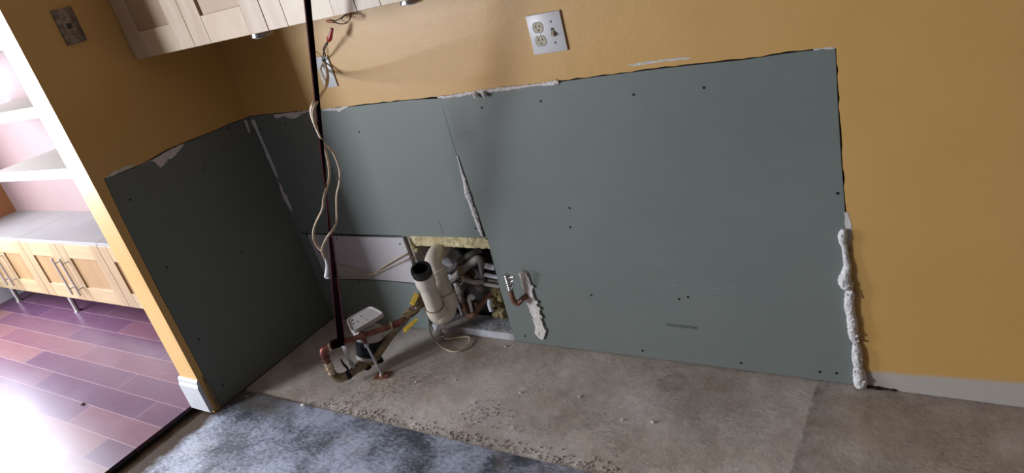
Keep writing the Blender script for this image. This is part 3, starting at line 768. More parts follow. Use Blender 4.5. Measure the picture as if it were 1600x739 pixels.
# ------------------------------------------------------------------ copper pipe with valve and meter
def fitting(bm, a, b, r, seg=18): return tube([a, a.lerp(b, .5), b], [r * .98, r, r * .98], seg, bm)
Zp = 0.19; R1 = 0.0112
pe = Vector((.463, -.430, Zp)); pj = Vector((.674, -.222, Zp)); pw = Vector((.690, .09, Zp))
dirA = (pj - pe).normalized()
cp = thing('copper_water_pipe', 'copper water pipe with elbows, ball valve and union, above the meter', 'pipe', (.463, -.43, 0))
obj('straight_pipe', cyl(pe + dirA * .02, pj - dirA * .01, R1), M['copper'], cp)
obj('elbow', tube([pe + dirA * .034, pe + dirA * .018, pe + dirA * .006 + Vector((0, 0, -.004)), pe + Vector((0, 0, -.02)), pe + Vector((0, 0, -.038))], .0150, 18, smooth=5), M['copper'], cp)
obj('elbow_collar', cyl(pe + dirA * .028, pe + dirA * .036, .0178), M['solder'], cp)
obj('elbow_collar', cyl(pe - Vector((0, 0, .034)), pe - Vector((0, 0, .042)), .0178), M['copper'], cp)
obj('drop_pipe', cyl(pe - Vector((0, 0, .04)), pe - Vector((0, 0, .075)), R1), M['copper'], cp)
bm = NB(); zz = pe.z
for a_, b_, r_ in ((.060, .066, .0165), (.066, .082, .0145), (.082, .089, .0175), (.089, .106, .0135), (.106, .112, .0165)):
    cyl(Vector((pe.x, pe.y, zz - a_)), Vector((pe.x, pe.y, zz - b_)), r_, 10, bm)
obj('union', bm, M['solder'], cp, 'bright soldered brass union')
lowp = [Vector((pe.x, pe.y, zz - .105)), Vector((pe.x + .003, pe.y + .004, .060)), Vector((pe.x + .018, pe.y + .018, .045)), Vector((.503, -.386, .045))]
obj('lower_elbow', tube(lowp, [.0135, .0165, .0180, .0155], 18, smooth=5), M['brass'], cp, 'dull brass lower elbow')
# 45 elbow, coupling, valve toward the wall
obj('elbow', tube([pj - dirA * .018, pj, pj + Vector((.003, .016, 0))], .0148, 18, smooth=4), M['copper'], cp)
obj('elbow_collar', cyl(pj - dirA * .022, pj - dirA * .015, .0180), M['solder'], cp)
yv = lambda y: Vector((.679 + (y + .2) * .04, y, Zp))
obj('wall_pipe', cyl(yv(-.205), yv(.09), R1), M['copperdull'], cp, 'tarnished copper length going into the wall')
bm = NB()
for y0, y1, r_ in ((-.180, -.170, .0165), (-.170, -.150, .0145), (-.150, -.142, .0185), (-.142, -.112, .0200), (-.112, -.104, .0185), (-.104, -.080, .0150), (-.080, -.070, .0165)):
    cyl(yv(y0), yv(y1), r_, 8 if r_ > .018 else 18, bm)
vb = obj('valve_body', bm, M['brass'], cp)
c_ = yv(-.127); s0 = c_ + Vector((.012, -.002, .014)); s1 = c_ + Vector((.030, -.008, .022))
obj('valve_stem', cyl(c_, s1, .005, 10), M['brush'], cp)
def lever(px, z, parent, th=.003):
    P = [fz(u, v, z) for u, v in px]
    o = obj('lever_handle', prism(P, (0, 0, th)), M['yellow'], parent, 'yellow valve lever', smooth=False)
    a, b = P[0].lerp(P[3], .5), P[1].lerp(P[2], .5)
    bm = NB()
    for k in range(5):
        q = a.lerp(b, .25 + .12 * k)
        cyl(q + Vector((0, 0, th)), q + Vector((0, 0, th + .0005)), .0022, 6, bm)
    obj('lever_print', bm, M['black'], o, smooth=False)
lever([(650, 499), (632, 517.5), (629.5, 513), (648, 497)], .17, cp) if False else None
L1 = [(651.5, 497), (652.5, 501), (635, 518.5), (631, 518.5), (630, 514.5)]
P = [fz(u, v, .185) for u, v in L1]
lv = obj('lever_handle', prism(P, (0, 0, .003)), M['yellow'], cp, 'yellow valve lever', smooth=False)
bm = NB()
for k in range(6): 
    q = fz(636 + 2.2 * k, 513.5 - 2.3 * k, .1885); cyl(q, q + Vector((0, 0, .0004)), .0019, 6, bm)
obj('lever_print', bm, M['black'], lv, smooth=False)

# rod support with foot plate
rs = thing('pipe_support', 'zinc threaded rod with a copper clamp and rectangular copper foot plate, holding up the pipe', 'pipe support', (.6, -.317, 0))
F0 = Vector((.6, -.317, .004)); Tt = fz(571, 536, .155)
rod = tube([F0, Tt], .0048, 12)
n_ = 26
rd = NB(); 
pp = []; rr = []
for i in range(2 * n_ + 1):
    pp.append(F0.lerp(Tt, i / (2 * n_))); rr.append(.0052 if i % 2 else .0044)
tube(pp, rr, 12, rd)
obj('threaded_rod', rd, M['zinc'], rs)
for a_, b_, r_ in ((.9, .955, .0095), (.965, 1.01, .0085), (.02, .07, .0095)):
    obj('nut', cyl(F0.lerp(Tt, a_), F0.lerp(Tt, b_), r_, 6), M['zinc'], rs)
pc = pe + dirA * ((fz(566.5, 525, Zp) - pe).dot(dirA))
bm = tube([pc - dirA * .011, pc + dirA * .011], .0150, 20)
tube([pc + Vector((.002, -.002, -.010)), Tt], [.010, .008], 10, bm)
tube([pc + Vector((0, 0, .008)), pc + Vector((0, 0, .021))], .006, 8, bm)
obj('clamp', bm, M['copper'], rs, 'copper pipe clamp')
ft = [fz(583, 589.5, .0035), fz(593, 582.5, .0035), fz(612, 580, .0035), fz(603, 591, .0035)]
ft = [fz(582.5, 594, .003), fz(590.5, 583, .003), fz(612.5, 580.5, .003), fz(604.5, 591.5, .003)]
obj('foot_plate', prism(ft, (0, 0, .004)), M['coppertag'], rs, 'reddish copper foot plate', smooth=False)
for u, v in ((588, 590), (606, 584)):
    q = fz(u, v, .007); obj('screw_hole', cyl(q, q + Vector((0, 0, .0005)), .0035, 10), M['black'], rs)

# meter under the pipe
mt = thing('water_meter', 'water meter with black body, white cap and speckled rectangular lid, under the copper pipe', 'water meter', (.55, -.32, 0))
mb = Vector((.516, -.284, .045)); mx = Vector((.540, -.246, .176)); ax = (mx - mb).normalized()
bodyp = [Vector((.503, -.386, .045)), Vector((.508, -.350, .046)), mb, fz(588, 551, .075), fz(600, 537, .095), fz(610, 525.5, .12), fz(620, 516, .135)]
obj('brass_body', tube(bodyp, [.0155, .018, .030, .024, .019, .0145, .011], 16, smooth=5), M['brass'], mt)
obj('pipe_tail', tube([fz(618, 518, .135), fz(632, 503, .15), fz(645, 483, .155), fz(657, 462, .165), Vector((.648, .07, .175))], .0105, 12, smooth=4), M['greyp'], mt, 'grey pipe running on from the meter into the wall')
bm = cyl(mb + ax * .012, mb + ax * .026, .050, 28); obj('flange', bm, M['flexp'], mt, 'pale grey-brass ring')
bm = tube([mb + ax * .024, mb + ax * .03, mb + ax * .10], [.044, .048, .056], 28); obj('black_register', bm, M['mblack'], mt)
bm = tube([mb + ax * .096, mb + ax * .100, mb + ax * .128, mb + ax * .136], [.058, .060, .060, .054], 28); obj('white_cap', bm, M['lidp'], mt)
lp = [Vector((.452, -.258, .196)), Vector((.498, -.148, .215)), Vector((.582, -.178, .215)), Vector((.548, -.325, .196))]
lp = [fz(541, 500, .197), fz(579, 478.5, .21), fz(601, 490, .21), fz(549.5, 520.5, .197)]
def roundq(P, k=.16, n=5):
    out = []
    for i in range(4):
        p0, p1, p2 = P[i - 1], P[i], P[(i + 1) % 4]
        L = min((p0 - p1).length, (p2 - p1).length) * k
        a = p1 + (p0 - p1).normalized() * L; b = p1 + (p2 - p1).normalized() * L
        for j in range(n + 1):
            t_ = j / n; out.append(a * (1 - t_) ** 2 + p1 * 2 * t_ * (1 - t_) + b * t_ * t_)
    return out
lq = roundq(lp, .2)
ln = (lp[1] - lp[0]).cross(lp[2] - lp[0]).normalized(); ln = ln if ln.z > 0 else -ln
cc = sum(lq, Vector()) / len(lq)
bm = NB(); L = len(lq)
rings = []
for s_, h in ((1, -.012), (1, .004), (.93, .004), (.91, .0)):
    rings.append([bm.verts.new(cc + (q - cc) * s_ + ln * h) for q in lq])
for a_, b_ in zip(rings[:-1], rings[1:]):
    for i in range(L): bm.faces.new((a_[i], a_[(i + 1) % L], b_[(i + 1) % L], b_[i]))
bm.faces.new(rings[0]); bm.faces.new(rings[-1])
lid = obj('lid', bm, M['lidp'], mt, 'white speckled rectangular lid')
bm = NB()
for u, v, r in ((550, 501, .005), (552.5, 506, .006), (549, 504, .0035), (559, 502.5, .004), (561.5, 507.5, .006), (559, 511, .0035), (564, 507, .004), (564, 494.5, .003), (573.5, 500, .003), (544.5, 511, .002), (546, 503, .002), (568, 498, .0015), (550, 499, .0025)):
    d = ray(u, v); t_ = (cc - CAM).dot(ln) / d.dot(ln); q = CAM + d * t_ + ln * .0004
    a0 = random.random() * 3
    pts_ = [q + (Matrix.Rotation(a0 + k * math.pi * 2 / 6, 3, ln) @ ((lp[1] - lp[0]).normalized())) * r * random.uniform(.5, 1.15) for k in range(6)]
    obj('dark_speck', prism(pts_, ln * .0006), M['black'], lid, smooth=False)
obj('hinge', cyl(lp[1].lerp(lp[2], .25) - ln * .004, lp[1].lerp(lp[2], .6) - ln * .004, .006, 10), M['lidp'], lid)
bm = NB()
for u, v in ((593, 562), (574, 572)):
    q = fz(u, v, .03); bmesh.ops.create_cone(bm, segments=6, radius1=.016, radius2=.014, depth=.02, cap_ends=True, matrix=Matrix.Translation(q))
    tube([q, fz(u - 6, v - 10, .06)], .009, 8, bm)
obj('mount_bolt', bm, M['mblack'], mt)
obj('black_band', tube([fz(532, 561, .10), fz(537, 569, .085), fz(543, 576, .06), fz(545, 585, .045)], [.003, .0045, .0045, .004], 8, smooth=5, flat=.5), M['mblack'], mt)
obj('black_band', tube([Vector((.500 + .0, -.389, .045)) - Vector((.004, .004, 0)), Vector((.500, -.389, .045)) + Vector((.004, .004, 0))], .0185, 18), M['mblack'], mt)
# paper tag on the meter
tgp = [[fz(533, 540, .16), fz(541, 541, .16)], [fz(538, 552, .13), fz(546, 552, .13)], [fz(543, 561, .105), fz(547, 560, .105)], [fz(547, 571, .08), fz(553, 566, .08)], [fz(553, 577, .07), fz(555, 571, .07)]]
bm = NB(); rws = [[bm.verts.new(q) for q in r_] for r_ in tgp]
for a_, b_ in zip(rws[:-1], rws[1:]): bm.faces.new((a_[0], a_[1], b_[1], b_[0]))
bmesh.ops.solidify(bm, geom=list(bm.faces), thickness=.0012)
top('paper_tag', bm, M['paper'], 'crumpled white paper tag hanging below the strap at the meter', 'tag', smooth=False)
# second valve behind the first
v2 = thing('ball_valve', 'second brass ball valve with yellow lever, nearer the wall', 'valve', tuple(fz(657, 465, .2)))
vp = [fz(646, 480, .205), fz(650, 473, .205), fz(656, 463, .205), fz(664, 447, .205)]
obj('valve_pipe', tube([fz(640, 490, .175)] + vp + [fz(668, 440, .205)], .011, 12, smooth=4), M['copperdull'], v2)
obj('valve_body', tube([vp[0], vp[1], vp[2]], [.014, .019, .014], 10), M['brass'], v2)
L2 = [(648, 457), (655, 462), (647, 478), (640.5, 474.5)]
lv = obj('lever_handle', prism([fz(u, v, .225) for u, v in L2], (0, 0, .003)), M['yellow'], v2, 'yellow valve lever', smooth=False)
bm = NB()
for k in range(5):
    q = fz(646 + 1.3 * k, 473 - 2.6 * k, .2285); cyl(q, q + Vector((0, 0, .0004)), .0018, 6, bm)
obj('lever_print', bm, M['black'], lv, smooth=False)
obj('valve_stem', cyl(vp[1], fz(649, 470, .225), .004, 8), M['brush'], v2)

# ------------------------------------------------------------------ PVC trap
tr = thing('drain_trap', 'cream plastic drain trap with an open black-rimmed inlet, coming out of the hole', 'drain trap', (.81, -.1, .15))
A = Vector((.803, -.062, 0)); rp = .0325
B0 = wy(679, 478, -.128); B1 = wy(657.5, 420.5, -.175); BL = (B1 - B0).length; BD = (B1 - B0).normalized()
def AZ(z, dx=0): return Vector((A.x + dx + (.40 - z) * .10, A.y, z))
def BZ(z): return B0 + BD * ((z - .245) / (.400 - .245) * BL)
el = [Vector((.783, .09, .385)), Vector((.783, .01, .387)), Vector((.790, -.025, .384)), Vector((.797, -.052, .368)), AZ(.345), AZ(.330)]
obj('upper_elbow', tube(el, [rp, rp, rp * 1.0, rp * 1.06, rp * 1.05, rp * 1.05], 26, smooth=5), M['pvc'], tr)
obj('outlet_pipe', cyl(AZ(.331), AZ(.245), rp * 1.10, 26), M['pvc'], tr)
obj('trap_joint', cyl(AZ(.2475), AZ(.2445), rp * 1.165, 26), M['pvcdark'], tr)
ub = [AZ(.246), AZ(.215), Vector((.819, -.068, .190)), Vector((.816, -.088, .172)), Vector((.812, -.108, .176)), BZ(.205) + Vector((0, .004, -.004)), BZ(.226), BZ(.245)]
obj('elbow_hub', tube([AZ(.352), AZ(.350), AZ(.322), AZ(.320)], [rp * 1.08, rp * 1.18, rp * 1.18, rp * 1.1], 26), M['pvc'], tr)
obj('trap_bend', tube(ub, [rp * 1.16, rp * 1.16, rp * 1.14, rp * 1.10, rp * 1.1, rp * 1.14, rp * 1.16, rp * 1.16], 28, smooth=5), M['pvc'], tr)
obj('trap_joint', cyl(BZ(.2435), BZ(.2465), rp * 1.165, 26), M['pvcdark'], tr)
obj('inlet_pipe', cyl(BZ(.246), BZ(.343), rp * 1.02, 26), M['pvc'], tr)
obj('inlet_hub', tube([BZ(.335), BZ(.34), BZ(.375), BZ(.38)], [rp * 1.10, rp * 1.17, rp * 1.17, rp * 1.12], 26, cap=False), M['pvc'], tr)
# open black coupling: turned profile with a hollow mouth
bm = NB(); prof = [(rp * 1.02, .378), (rp * 1.15, .380), (rp * 1.19, .398), (rp * 1.14, .404), (rp * .90, .404), (rp * .84, .398), (rp * .82, .345), (0.0005, .343)]
rg = []; bu = BD.cross(Vector((0, 0, 1))).normalized(); bv = BD.cross(bu)
for r_, z_ in prof:
    rg.append([bm.verts.new(BZ(z_) + bu * r_ * math.cos(2 * math.pi * k / 28) + bv * r_ * math.sin(2 * math.pi * k / 28)) for k in range(28)])
for a_, b_ in zip(rg[:-1], rg[1:]):
    for k in range(28): bm.faces.new((a_[k], a_[(k + 1) % 28], b_[(k + 1) % 28], b_[k]))
obj('rim_coupling', bm, M['black'], tr, 'black rubber rim of the open inlet')
# ------------------------------------------------------------------ contents of the hole
bm = NB()
for i in range(2): pass
def stud(x0, x1, z0, z1, label):
    return top('wall_stud', Box(x0, x1, .0135, .10, z0, z1, .002), M['stud'], label, 'wall stud', smooth=False)
stud(.615, .652, .025, 1.05, 'wooden wall stud at the left side of the open pipe hole')
stud(1.045, 1.083, .025, 1.05, 'wooden wall stud hidden at the right side of the open pipe hole')
stud(.02, .05, .02, 1.05, 'wooden wall stud in the corner behind the green panels')
top('sill_plate', Box(.62, 1.05, .002, .10, -.0, .034, .002), M['sill'], 'white-stained wooden sill plate at the bottom of the pipe hole', 'sill plate', smooth=False)
# insulation band
g = NB()
nx, nz = 44, 8
a0, a1, zb, zt = .652, 1.044, .395, .475
grid = [[g.verts.new((a0 + (a1 - a0) * i / nx, .018 + .010 * noise.noise((i * .5, j * .9, 0)) + (0.02 if j == 0 else 0), zb + (zt - zb) * j / nz + (.006 * noise.noise((i * .7, 3, 3)) if j == 0 else 0))) for i in range(nx + 1)] for j in range(nz + 1)]
for j in range(nz):
    for i in range(nx): g.faces.new((grid[j][i], grid[j][i + 1], grid[j + 1][i + 1], grid[j + 1][i]))
r = bmesh.ops.extrude_face_region(g, geom=list(g.faces))
for e in r['geom']:
    if isinstance(e, bmesh.types.BMVert): e.co.y = .09
top('insulation_batt', g, M['insul'], 'yellow fibrous insulation band across the top of the pipe hole', 'insulation')
def tuft(px, rads, y, label):
    bm = NB()
    for (u, v), r_ in zip(px, rads):
        c_ = wy(u, v, y); s_ = random.random() * 9
        r = bmesh.ops.create_icosphere(bm, subdivisions=3, radius=r_, matrix=Matrix.Translation(c_))
        for v_ in r['verts']:
            v_.co = c_ + (v_.co - c_) * (1 + .45 * noise.noise(v_.co * 70 + Vector((s_, 0, 0))))
    return top('insulation_tuft', bm, M['insul2'], label, 'insulation')
tuft([(776, 452), (783, 462), (773, 470), (782, 476)], [.026, .022, .026, .016], .045, 'loose yellow insulation at the right side of the pipe hole')
tuft([(784, 485), (777, 490), (787, 492)], [.020, .018, .014], .030, 'small insulation clump on the sill plate at right')
tuft([(722, 432), (733, 428), (727, 440)], [.026, .022, .022], .07, 'brown fibrous clump in the middle of the pipe hole')
tuft([(646, 383), (651, 390)], [.014, .012], .02, 'yellow insulation wisp at the top left of the pipe hole')
def pipe(px, r, m, label, y=None, n=5, extra=None, name='pipe', cat='pipe', seg=14):
    P = [Y(u, v, yy - .012) for u, v, yy in px]
    t = top(name, tube(P, r, seg, smooth=n), M[m], label, cat)
    return t
# drain flange (white-grey, ribbed) at upper left
dr = thing('drain_stub', 'pale grey ribbed drain stub behind the top of the cream trap', 'pipe', tuple(Y(702, 402, .06)))
obj('stub_pipe', cyl(Y(700, 402, .10), Y(700, 402, .03), .036, 24), M['whitep'], dr)
bm = NB()
for k in range(3): cyl(Y(700, 402, .03 + .018 * k), Y(700, 402, .036 + .018 * k), .041, 24, bm)
cyl(Y(708, 412, .03), Y(708, 412, .045), .018, 16, bm)
obj('rib', bm, M['flexp'], dr)
pipe([(695, 428, .07), (708, 418, .06), (722, 408, .06), (735, 399, .06), (752, 392, .09)], .017, 'darkp', 'thick black pipe slanting across the top of the pipe hole')
big = thing('grey_elbow_pipe', 'thick grey pipe bending down at its right end, in the upper middle of the hole', 'pipe', tuple(Y(720, 420, .04)))
obj('pipe_run', tube([Y(u, v, y) for u, v, y in [(703, 439, .035), (714, 430, .035), (724, 421, .035), (734, 413, .035), (745, 407, .035)]], .0155, 16, smooth=5), M['greyp'], big)
obj('bend', tube([Y(u, v, y) for u, v, y in [(738, 410, .035), (746, 405, .035), (752, 408, .035), (752, 417, .038)]], [.0155, .0165, .014, .0115], 16, smooth=5), M['greyp'], big)
obj('down_pipe', tube([Y(u, v, y) for u, v, y in [(751, 415, .04), (753, 426, .04), (755, 438, .045)]], .0085, 12, smooth=4), M['flexp'], big)
obj('end_cap', tube([Y(702, 433, .02), Y(704, 437, .035)], [.012, .014], 14), M['whitep'], big, 'white end cap')
obj('clamp', tube([Y(721, 423, .035), Y(726, 419, .035)], .0185, 14), M['brass'], big)
pipe([(727, 437, .03), (736, 440, .028), (746, 441, .03), (756, 441, .04)], .0095, 'flexp', 'pale horizontal pipe across the middle of the pipe hole')
pipe([(722, 430, .06), (730, 432, .055), (740, 440, .055), (748, 440, .06)], .013, 'copperdull', 'brown copper pipe piece behind the pale horizontal pipe')
# hose bibs / valves
def valve(px, r, label, y):
    c_ = Y(*px, y); t = thing('shutoff_valve', label, 'valve', tuple(c_))
    obj('body', tube([c_ + Vector((0, .03, .012)), c_ + Vector((0, 0, 0)), c_ + Vector((.0, -.012, -.004))], [r * .7, r, r * .85], 12, smooth=3), M['greyp'], t)
    bm = NB(); n_ = 12
    for k in range(n_):
        a_ = 2 * math.pi * k / n_; tube([c_ + Vector((0, -.014, 0)), c_ + Vector((math.cos(a_) * r * 1.15, -.016, math.sin(a_) * r * 1.15))], r * .2, 6, bm)
    cyl(c_ + Vector((0, -.012, 0)), c_ + Vector((0, -.020, 0)), r * .5, 12, bm)
    obj('handle', bm, M['greyp'], t)
valve((722, 449), .017, 'round grey shutoff valve left of centre in the pipe hole', .03)
valve((752, 447), .017, 'round grey shutoff valve right of centre in the pipe hole', .03)
pipe([(713, 441, .045), (716, 450, .04), (720, 462, .035), (722, 470, .035)], .0145, 'greyp', 'dark grey riser just right of the cream trap')
uc = thing('copper_bend_pipe', 'brown copper pipe bending under the white hook pipe and rising right', 'pipe', tuple(Y(735, 487, .02)))
obj('down_leg', tube([Y(720, 462, .03), Y(724, 472, .028), Y(729, 484, .024)], .0135, 14, smooth=4), M['copperdull'], uc)
obj('elbow', tube([Y(727, 480, .024), Y(731, 490, .02), Y(738, 493, .018), (Y(745, 486, .02))], .0155, 16, smooth=5), M['copperdull'], uc)
obj('rising_leg', tube([Y(743, 488, .02), Y(752, 476, .022), Y(764, 463, .03), Y(778, 448, .05)], [.0125, .0115, .0115, .0105], 14, smooth=4), M['copperdull'], uc)
obj('branch', tube([Y(748, 482, .02), Y(744, 475, .02), Y(743, 471, .02)], [.011, .0125, .011], 12), M['copperdull'], uc)
pipe([(737, 486, .012), (735, 477, .010), (733, 468, .008), (736, 463, .006), (741, 466, .010)], [.006, .0068, .009, .0105, .009], 'whitep', 'white hooked pipe in front of the brown copper bend')
pipe([(711, 459, .02), (713, 467, .018), (717, 478, .018), (722, 492, .022)], [.0075, .0055, .0055, .005], 'whitep', 'thin white curved tube beside the cream trap')
for i, (u0, v0, u1, v1, lab) in enumerate([(757, 415, 767, 417, 'topmost short white pipe end at the right side of the hole'), (757, 429, 772, 432, 'second short white pipe end from the top at the right side'),
                                          (757, 443.5, 775, 446, 'lowest of the short pale pipe ends at the right side'), (762, 437.5, 774, 439, 'thin grey pipe end between the two lower pipe ends at right')]):
    r_ = (.0115, .0085, .0085, .005)[i]
    pipe([(u0, v0, .015), ((u0 + u1) / 2, (v0 + v1) / 2, .02), (u1, v1, .026), (u1 + 6, v1 + 1, .03)], [r_ * .9, r_, r_, r_], ('whitep', 'whitep', 'flexp', 'greyp')[i], lab, name='pipe_end')
pipe([(765, 467, .02), (765, 476, .015), (768, 486, .012)], [.008, .0095, .008], 'whitep', 'short white capped pipe hanging at lower right of the hole', name='pipe_end')
# grey drain line out of hole along the sill to the floor
gl = thing('floor_drain_line', 'grey pipe leaving the bottom of the hole and turning down to the concrete', 'pipe', tuple(fz(688, 530, 0)))
obj('pipe_run', tube([Y(742, 491, .035), Y(730, 497, .01), Y(716, 503, -.02), Y(700, 509, -.05), Y(692, 511, -.06)], .0105, 14, smooth=5), M['flexp'], gl)
obj('elbow', tube([Y(696, 509, -.055), Y(688, 511, -.065), Y(686, 518, -.068), Y(687, 524, -.068)], .0125, 14, smooth=5), M['flexp'], gl)
q0 = Y(687, 522, -.068); 
bm = cyl(q0, q0 - Vector((0, 0, .012)), .014, 10); cyl(q0 - Vector((0, 0, .012)), q0 - Vector((0, 0, .03)), .008, 10, bm)
tube([q0 + Vector((-.02, 0, -.004)), q0 + Vector((.02, -.004, -.006))], .0035, 8, bm)
obj('stop_valve', bm, M['brush'], gl, 'small chrome stop valve')
top('white_pipe_plug', cyl(Y(694, 508, -.045), Y(697, 498, -.045), .012, 14), M['whitep'], 'small white plug under the cream trap', 'pipe')
# stub valve at right of hole
sv = thing('stub_valve', 'small chrome and brown stub valve sticking out of the large green panel', 'valve', tuple(Y(828, 461, 0)))
n_ = 14; pp = [Y(791, 429, -.055).lerp(Y(798, 453, -.052), i / n_) for i in range(n_ + 1)]
obj('threaded_nipple', tube(pp, [.0095 + (.0022 if i % 2 else 0) for i in range(n_ + 1)], 12), M['brush'], sv, 'bright threaded nipple')
obj('packing_wire', tube([Y(796, 434, -.064), Y(802, 433, -.066), Y(803, 438, -.066), Y(798, 441, -.066), Y(802, 446, -.066), Y(799, 451, -.064)], .0030, 8, smooth=5), M['zinc'], sv)
obj('brown_pipe', tube([Y(798, 453, -.052), Y(800, 462, -.050), Y(803, 470, -.047), Y(809, 474, -.042), Y(814, 470, -.034)], [.0090, .0095, .0105, .0105, .009], 14, smooth=5), M['copperdull'], sv)
obj('wall_fitting', tube([Y(812, 471, -.036), Y(819, 465, -.020), Y(827, 460, .004)], [.0095, .0115, .0095], 8), M['copperdull'], sv)
obj('solder_blob', lumps(NB(), [Y(811, 472, -.047), Y(814, 470, -.043)], .004), M['solder'], sv)

# ------------------------------------------------------------------ upper cabinets
def shaker(parent, x0, x1, z0, z1, yf, th, fr, mats, name='door'):
    """framed door: stiles, rails and recessed panel, front face at y = yf"""
    d = obj(name, Box(x0 + fr - .002, x1 - fr + .002, yf + .009, yf + th - .003, z0 + fr - .002, z1 - fr + .002), mats[2], parent, smooth=False)
    for a_, b_ in ((x0, x0 + fr), (x1 - fr, x1)):
        obj('stile', Box(a_, b_, yf, yf + th, z0, z1, .0012), mats[0], d, smooth=False)
    for a_, b_ in ((z0, z0 + fr), (z1 - fr, z1)):
        obj('rail', Box(x0 + fr + .0004, x1 - fr - .0004, yf + .0006, yf + th, a_, b_, .0012), mats[1], d, smooth=False)
    return d
YC = -.352; ZB = 1.347; UT = 2.18
xs = [(.003, .372, .755), (.757, 1.130, 1.60)]
labs = ('birch upper cabinet in the corner with two framed doors', 'birch upper cabinet right of the strap, its right end out of frame')
for (x0, xm, x1), lb_ in zip(xs, labs):
    cbt = thing('upper_cabinet', lb_, 'cabinet', ((x0 + x1) / 2, 0, ZB))
    obj('body', Box(x0, x1, YC + .021, -.001, ZB, UT, .001), M['cabside'], cbt, smooth=False)
    for a_, b_ in ((x0, xm - .001), (xm + .001, x1 - (.001))):
        shaker(cbt, a_, b_, ZB, UT, YC, .02, .088, (M['birch'], M['birchh'], M['birchp']))
for u, v, lb_ in ((383, 62, 'small chrome puck light under the corner upper cabinet'), (637, 3, 'small chrome puck light under the upper cabinet at right')):
    q = fz(u, v, ZB); q.y = -.34 + (.0 if u < 500 else .0)
    q = fz(u, v - 1, ZB - .006)
    if q.y < -.335: q.y = -.335
    pk = thing('puck_light', lb_, 'light', (q.x, q.y + .02, ZB))
    c_ = Vector((q.x, q.y + .02, ZB))
    obj('housing', tube([c_ - Vector((0, 0, .0002)), c_ - Vector((0, 0, .012)), c_ - Vector((0, 0, .015))], [.033, .035, .030], 26), M['chrome'], pk)
    obj('lens', cyl(c_ - Vector((0, 0, .015)), c_ - Vector((0, 0, .0165)), .024, 24), M['whitep'], pk)

# ------------------------------------------------------------------ next room: low cabinets, shelves
YF = -.310; Z0, Z1 = .150, .515
units = [(-3.00 + .075, -2.085, 'maple low cabinet at the far left in the next room'), (-2.083, -1.175, 'maple low cabinet with two long bar handles, middle one in the next room'), (-1.173, -.30, 'maple low cabinet partly hidden behind the wall end')]
for x0, x1, lb_ in units:
    cbt = thing('low_cabinet', lb_, 'cabinet', ((x0 + x1) / 2, -.13, .02))
    obj('body', Box(x0, x1, YF + .021, .048, Z0, Z1, .001), M['maple'], cbt, smooth=False)
    obj('top_board', Box(x0, x1 - .001, YF + .004, .049, Z1 + .0005, Z1 + .016, .001), M['cabtop'], cbt, 'pale lilac-white cabinet top', smooth=False)
    xm = (x0 + x1) / 2 + (.01 if x1 < -2 else -.01)
    for a_, b_, hx in ((x0 + .0015, xm - .001, xm - .045), (xm + .001, x1 - .0015, xm + .045)):
        d = shaker(cbt, a_, b_, Z0, Z1, YF, .02, .088, (M['maple'], M['mapleh'], M['maplep']))
        bm = tube([Vector((hx, YF - .032, Z0 + .055)), Vector((hx, YF - .032, Z1 - .085 + .01))], .0062, 14)
        hd = obj('handle', bm, M['brush'], d, 'long brushed steel bar handle')
        for z_ in (Z0 + .09, Z1 - .11):
            cyl_ = cyl(Vector((hx, YF + .002, z_)), Vector((hx, YF - .032, z_)), .0045, 10)
            o = link('handle_post', cyl_, M['brush'], cbt); shade(o)
    for lx in (x0 + .13,) if x0 > -2.9 else (x0 + .17,):
        for ly in (-.270, -.02):
            bm = cyl(Vector((lx, ly, .026)), Vector((lx, ly, Z0)), .0145, 16); cyl(Vector((lx, ly, .0205)), Vector((lx, ly, .028)), .021, 16, bm)
            obj('leg', bm, M['brush'], cbt)
for x0, x1, zt_, lb_ in ((-1.93, -.125, .934, 'white floating shelf just above the low cabinets in the next room'), (-2.15, -.125, 1.240, 'middle white floating shelf in the next room'), (-2.15, -.125, 1.555, 'topmost visible white floating shelf in the next room')):
    top('floating_shelf', Box(x0, x1, -.300, .0495, zt_ - .052, zt_, .0015), M['shelf'], lb_, 'shelf', smooth=False)

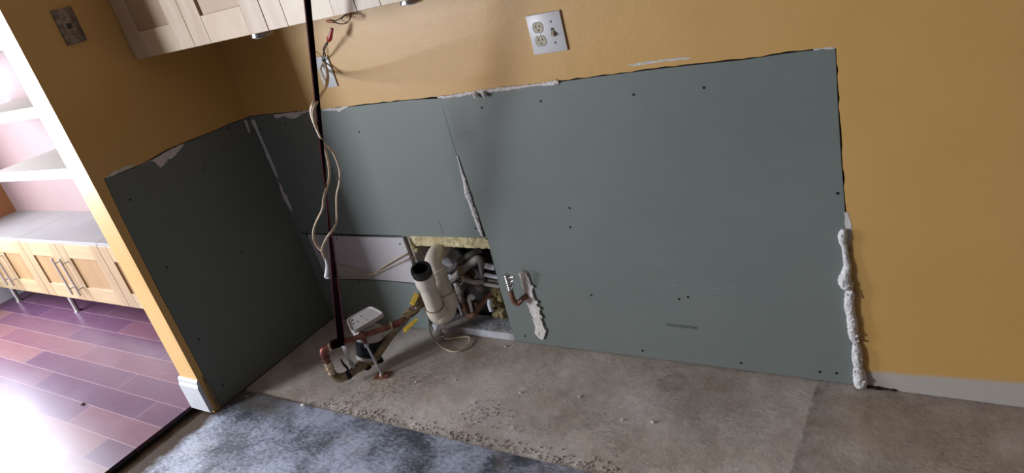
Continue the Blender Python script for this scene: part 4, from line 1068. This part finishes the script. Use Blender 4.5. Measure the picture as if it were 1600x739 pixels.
# ------------------------------------------------------------------ crumbs
def chip(p, r, m, label, cat='debris'):
    bm = NB(); bmesh.ops.create_icosphere(bm, subdivisions=1, radius=r, matrix=Matrix.Translation((p.x, p.y, p.z + r * .4)) @ Matrix.Diagonal((1.4, .9, .5, 1)))
    for v_ in bm.verts: v_.co += Vector([random.uniform(-1, 1) * r * .2 for _ in range(3)])
    return top('debris_chip', bm, M[m], label, cat, smooth=False)
chip(fz(130, 632, .02), .010, 'dirt', 'small brown chip on the hardwood floor')
chip(fz(475, 634, .0045), .012, 'gypsum', 'pale plaster chip on the tile beside the concrete edge')
chip(fz(387, 620, .0), .006, 'gypsum', 'tiny white crumb on the floor by the side wall foot')
for u, v, lb_ in ((801, 669, 'pale plaster crumb on the concrete nearest the tile edge'), (972, 656, 'pale plaster crumb on the concrete between the tile edge and the stamped panel'),
                  (790, 542, 'pale plaster crumb on the concrete just in front of the sill plate'), (741, 630, 'pale plaster crumb on the concrete in front of the drain trap'),
                  (813, 614, 'pale plaster crumb on the concrete in front of the torn plaster strip'), (1020, 660, 'pale plaster crumb on the concrete, rightmost of the scattered crumbs'),
                  (905, 620, 'pale plaster crumb on the concrete below the stamped panel\'s left half'), (650, 597, 'pale plaster crumb on the concrete right of the copper foot plate'),
                  (711, 594, 'pale plaster crumb on the concrete below the floor cable loop')):
    o = chip(fz(u, v, .0), random.uniform(.003, .006), 'gypsum', lb_)
    o['group'] = 'plaster crumbs on the concrete'
# gritty rubble along the concrete edge
bm = NB()
for k in range(700):
    x = random.uniform(.45, 1.75); d_ = abs(random.gauss(0, .022)) 
    if random.random() > .35 + .65 * max(0, noise.noise((x * 5, 0, 0)) + .35): continue
    r_ = random.uniform(.0012, .0042)
    bmesh.ops.create_icosphere(bm, subdivisions=1, radius=r_, matrix=Matrix.Translation((x, -.538 + d_, r_ * .3)) @ Matrix.Diagonal((1.3, 1, .6, 1)))
for k in range(500):
    cx, cy = random.choice(((.68, -.38), (.60, -.46), (.76, -.30), (1.15, -.40)))
    x = random.gauss(cx, .05); y = random.gauss(cy, .04); r_ = random.uniform(.0008, .0026)
    if y > -.1: continue
    bmesh.ops.create_icosphere(bm, subdivisions=1, radius=r_, matrix=Matrix.Translation((x, y, r_ * .3)))
top('mortar_grit', bm, M['slab'], 'grey mortar grit along the concrete edge and below the meter', 'grit', kind='stuff', smooth=False)
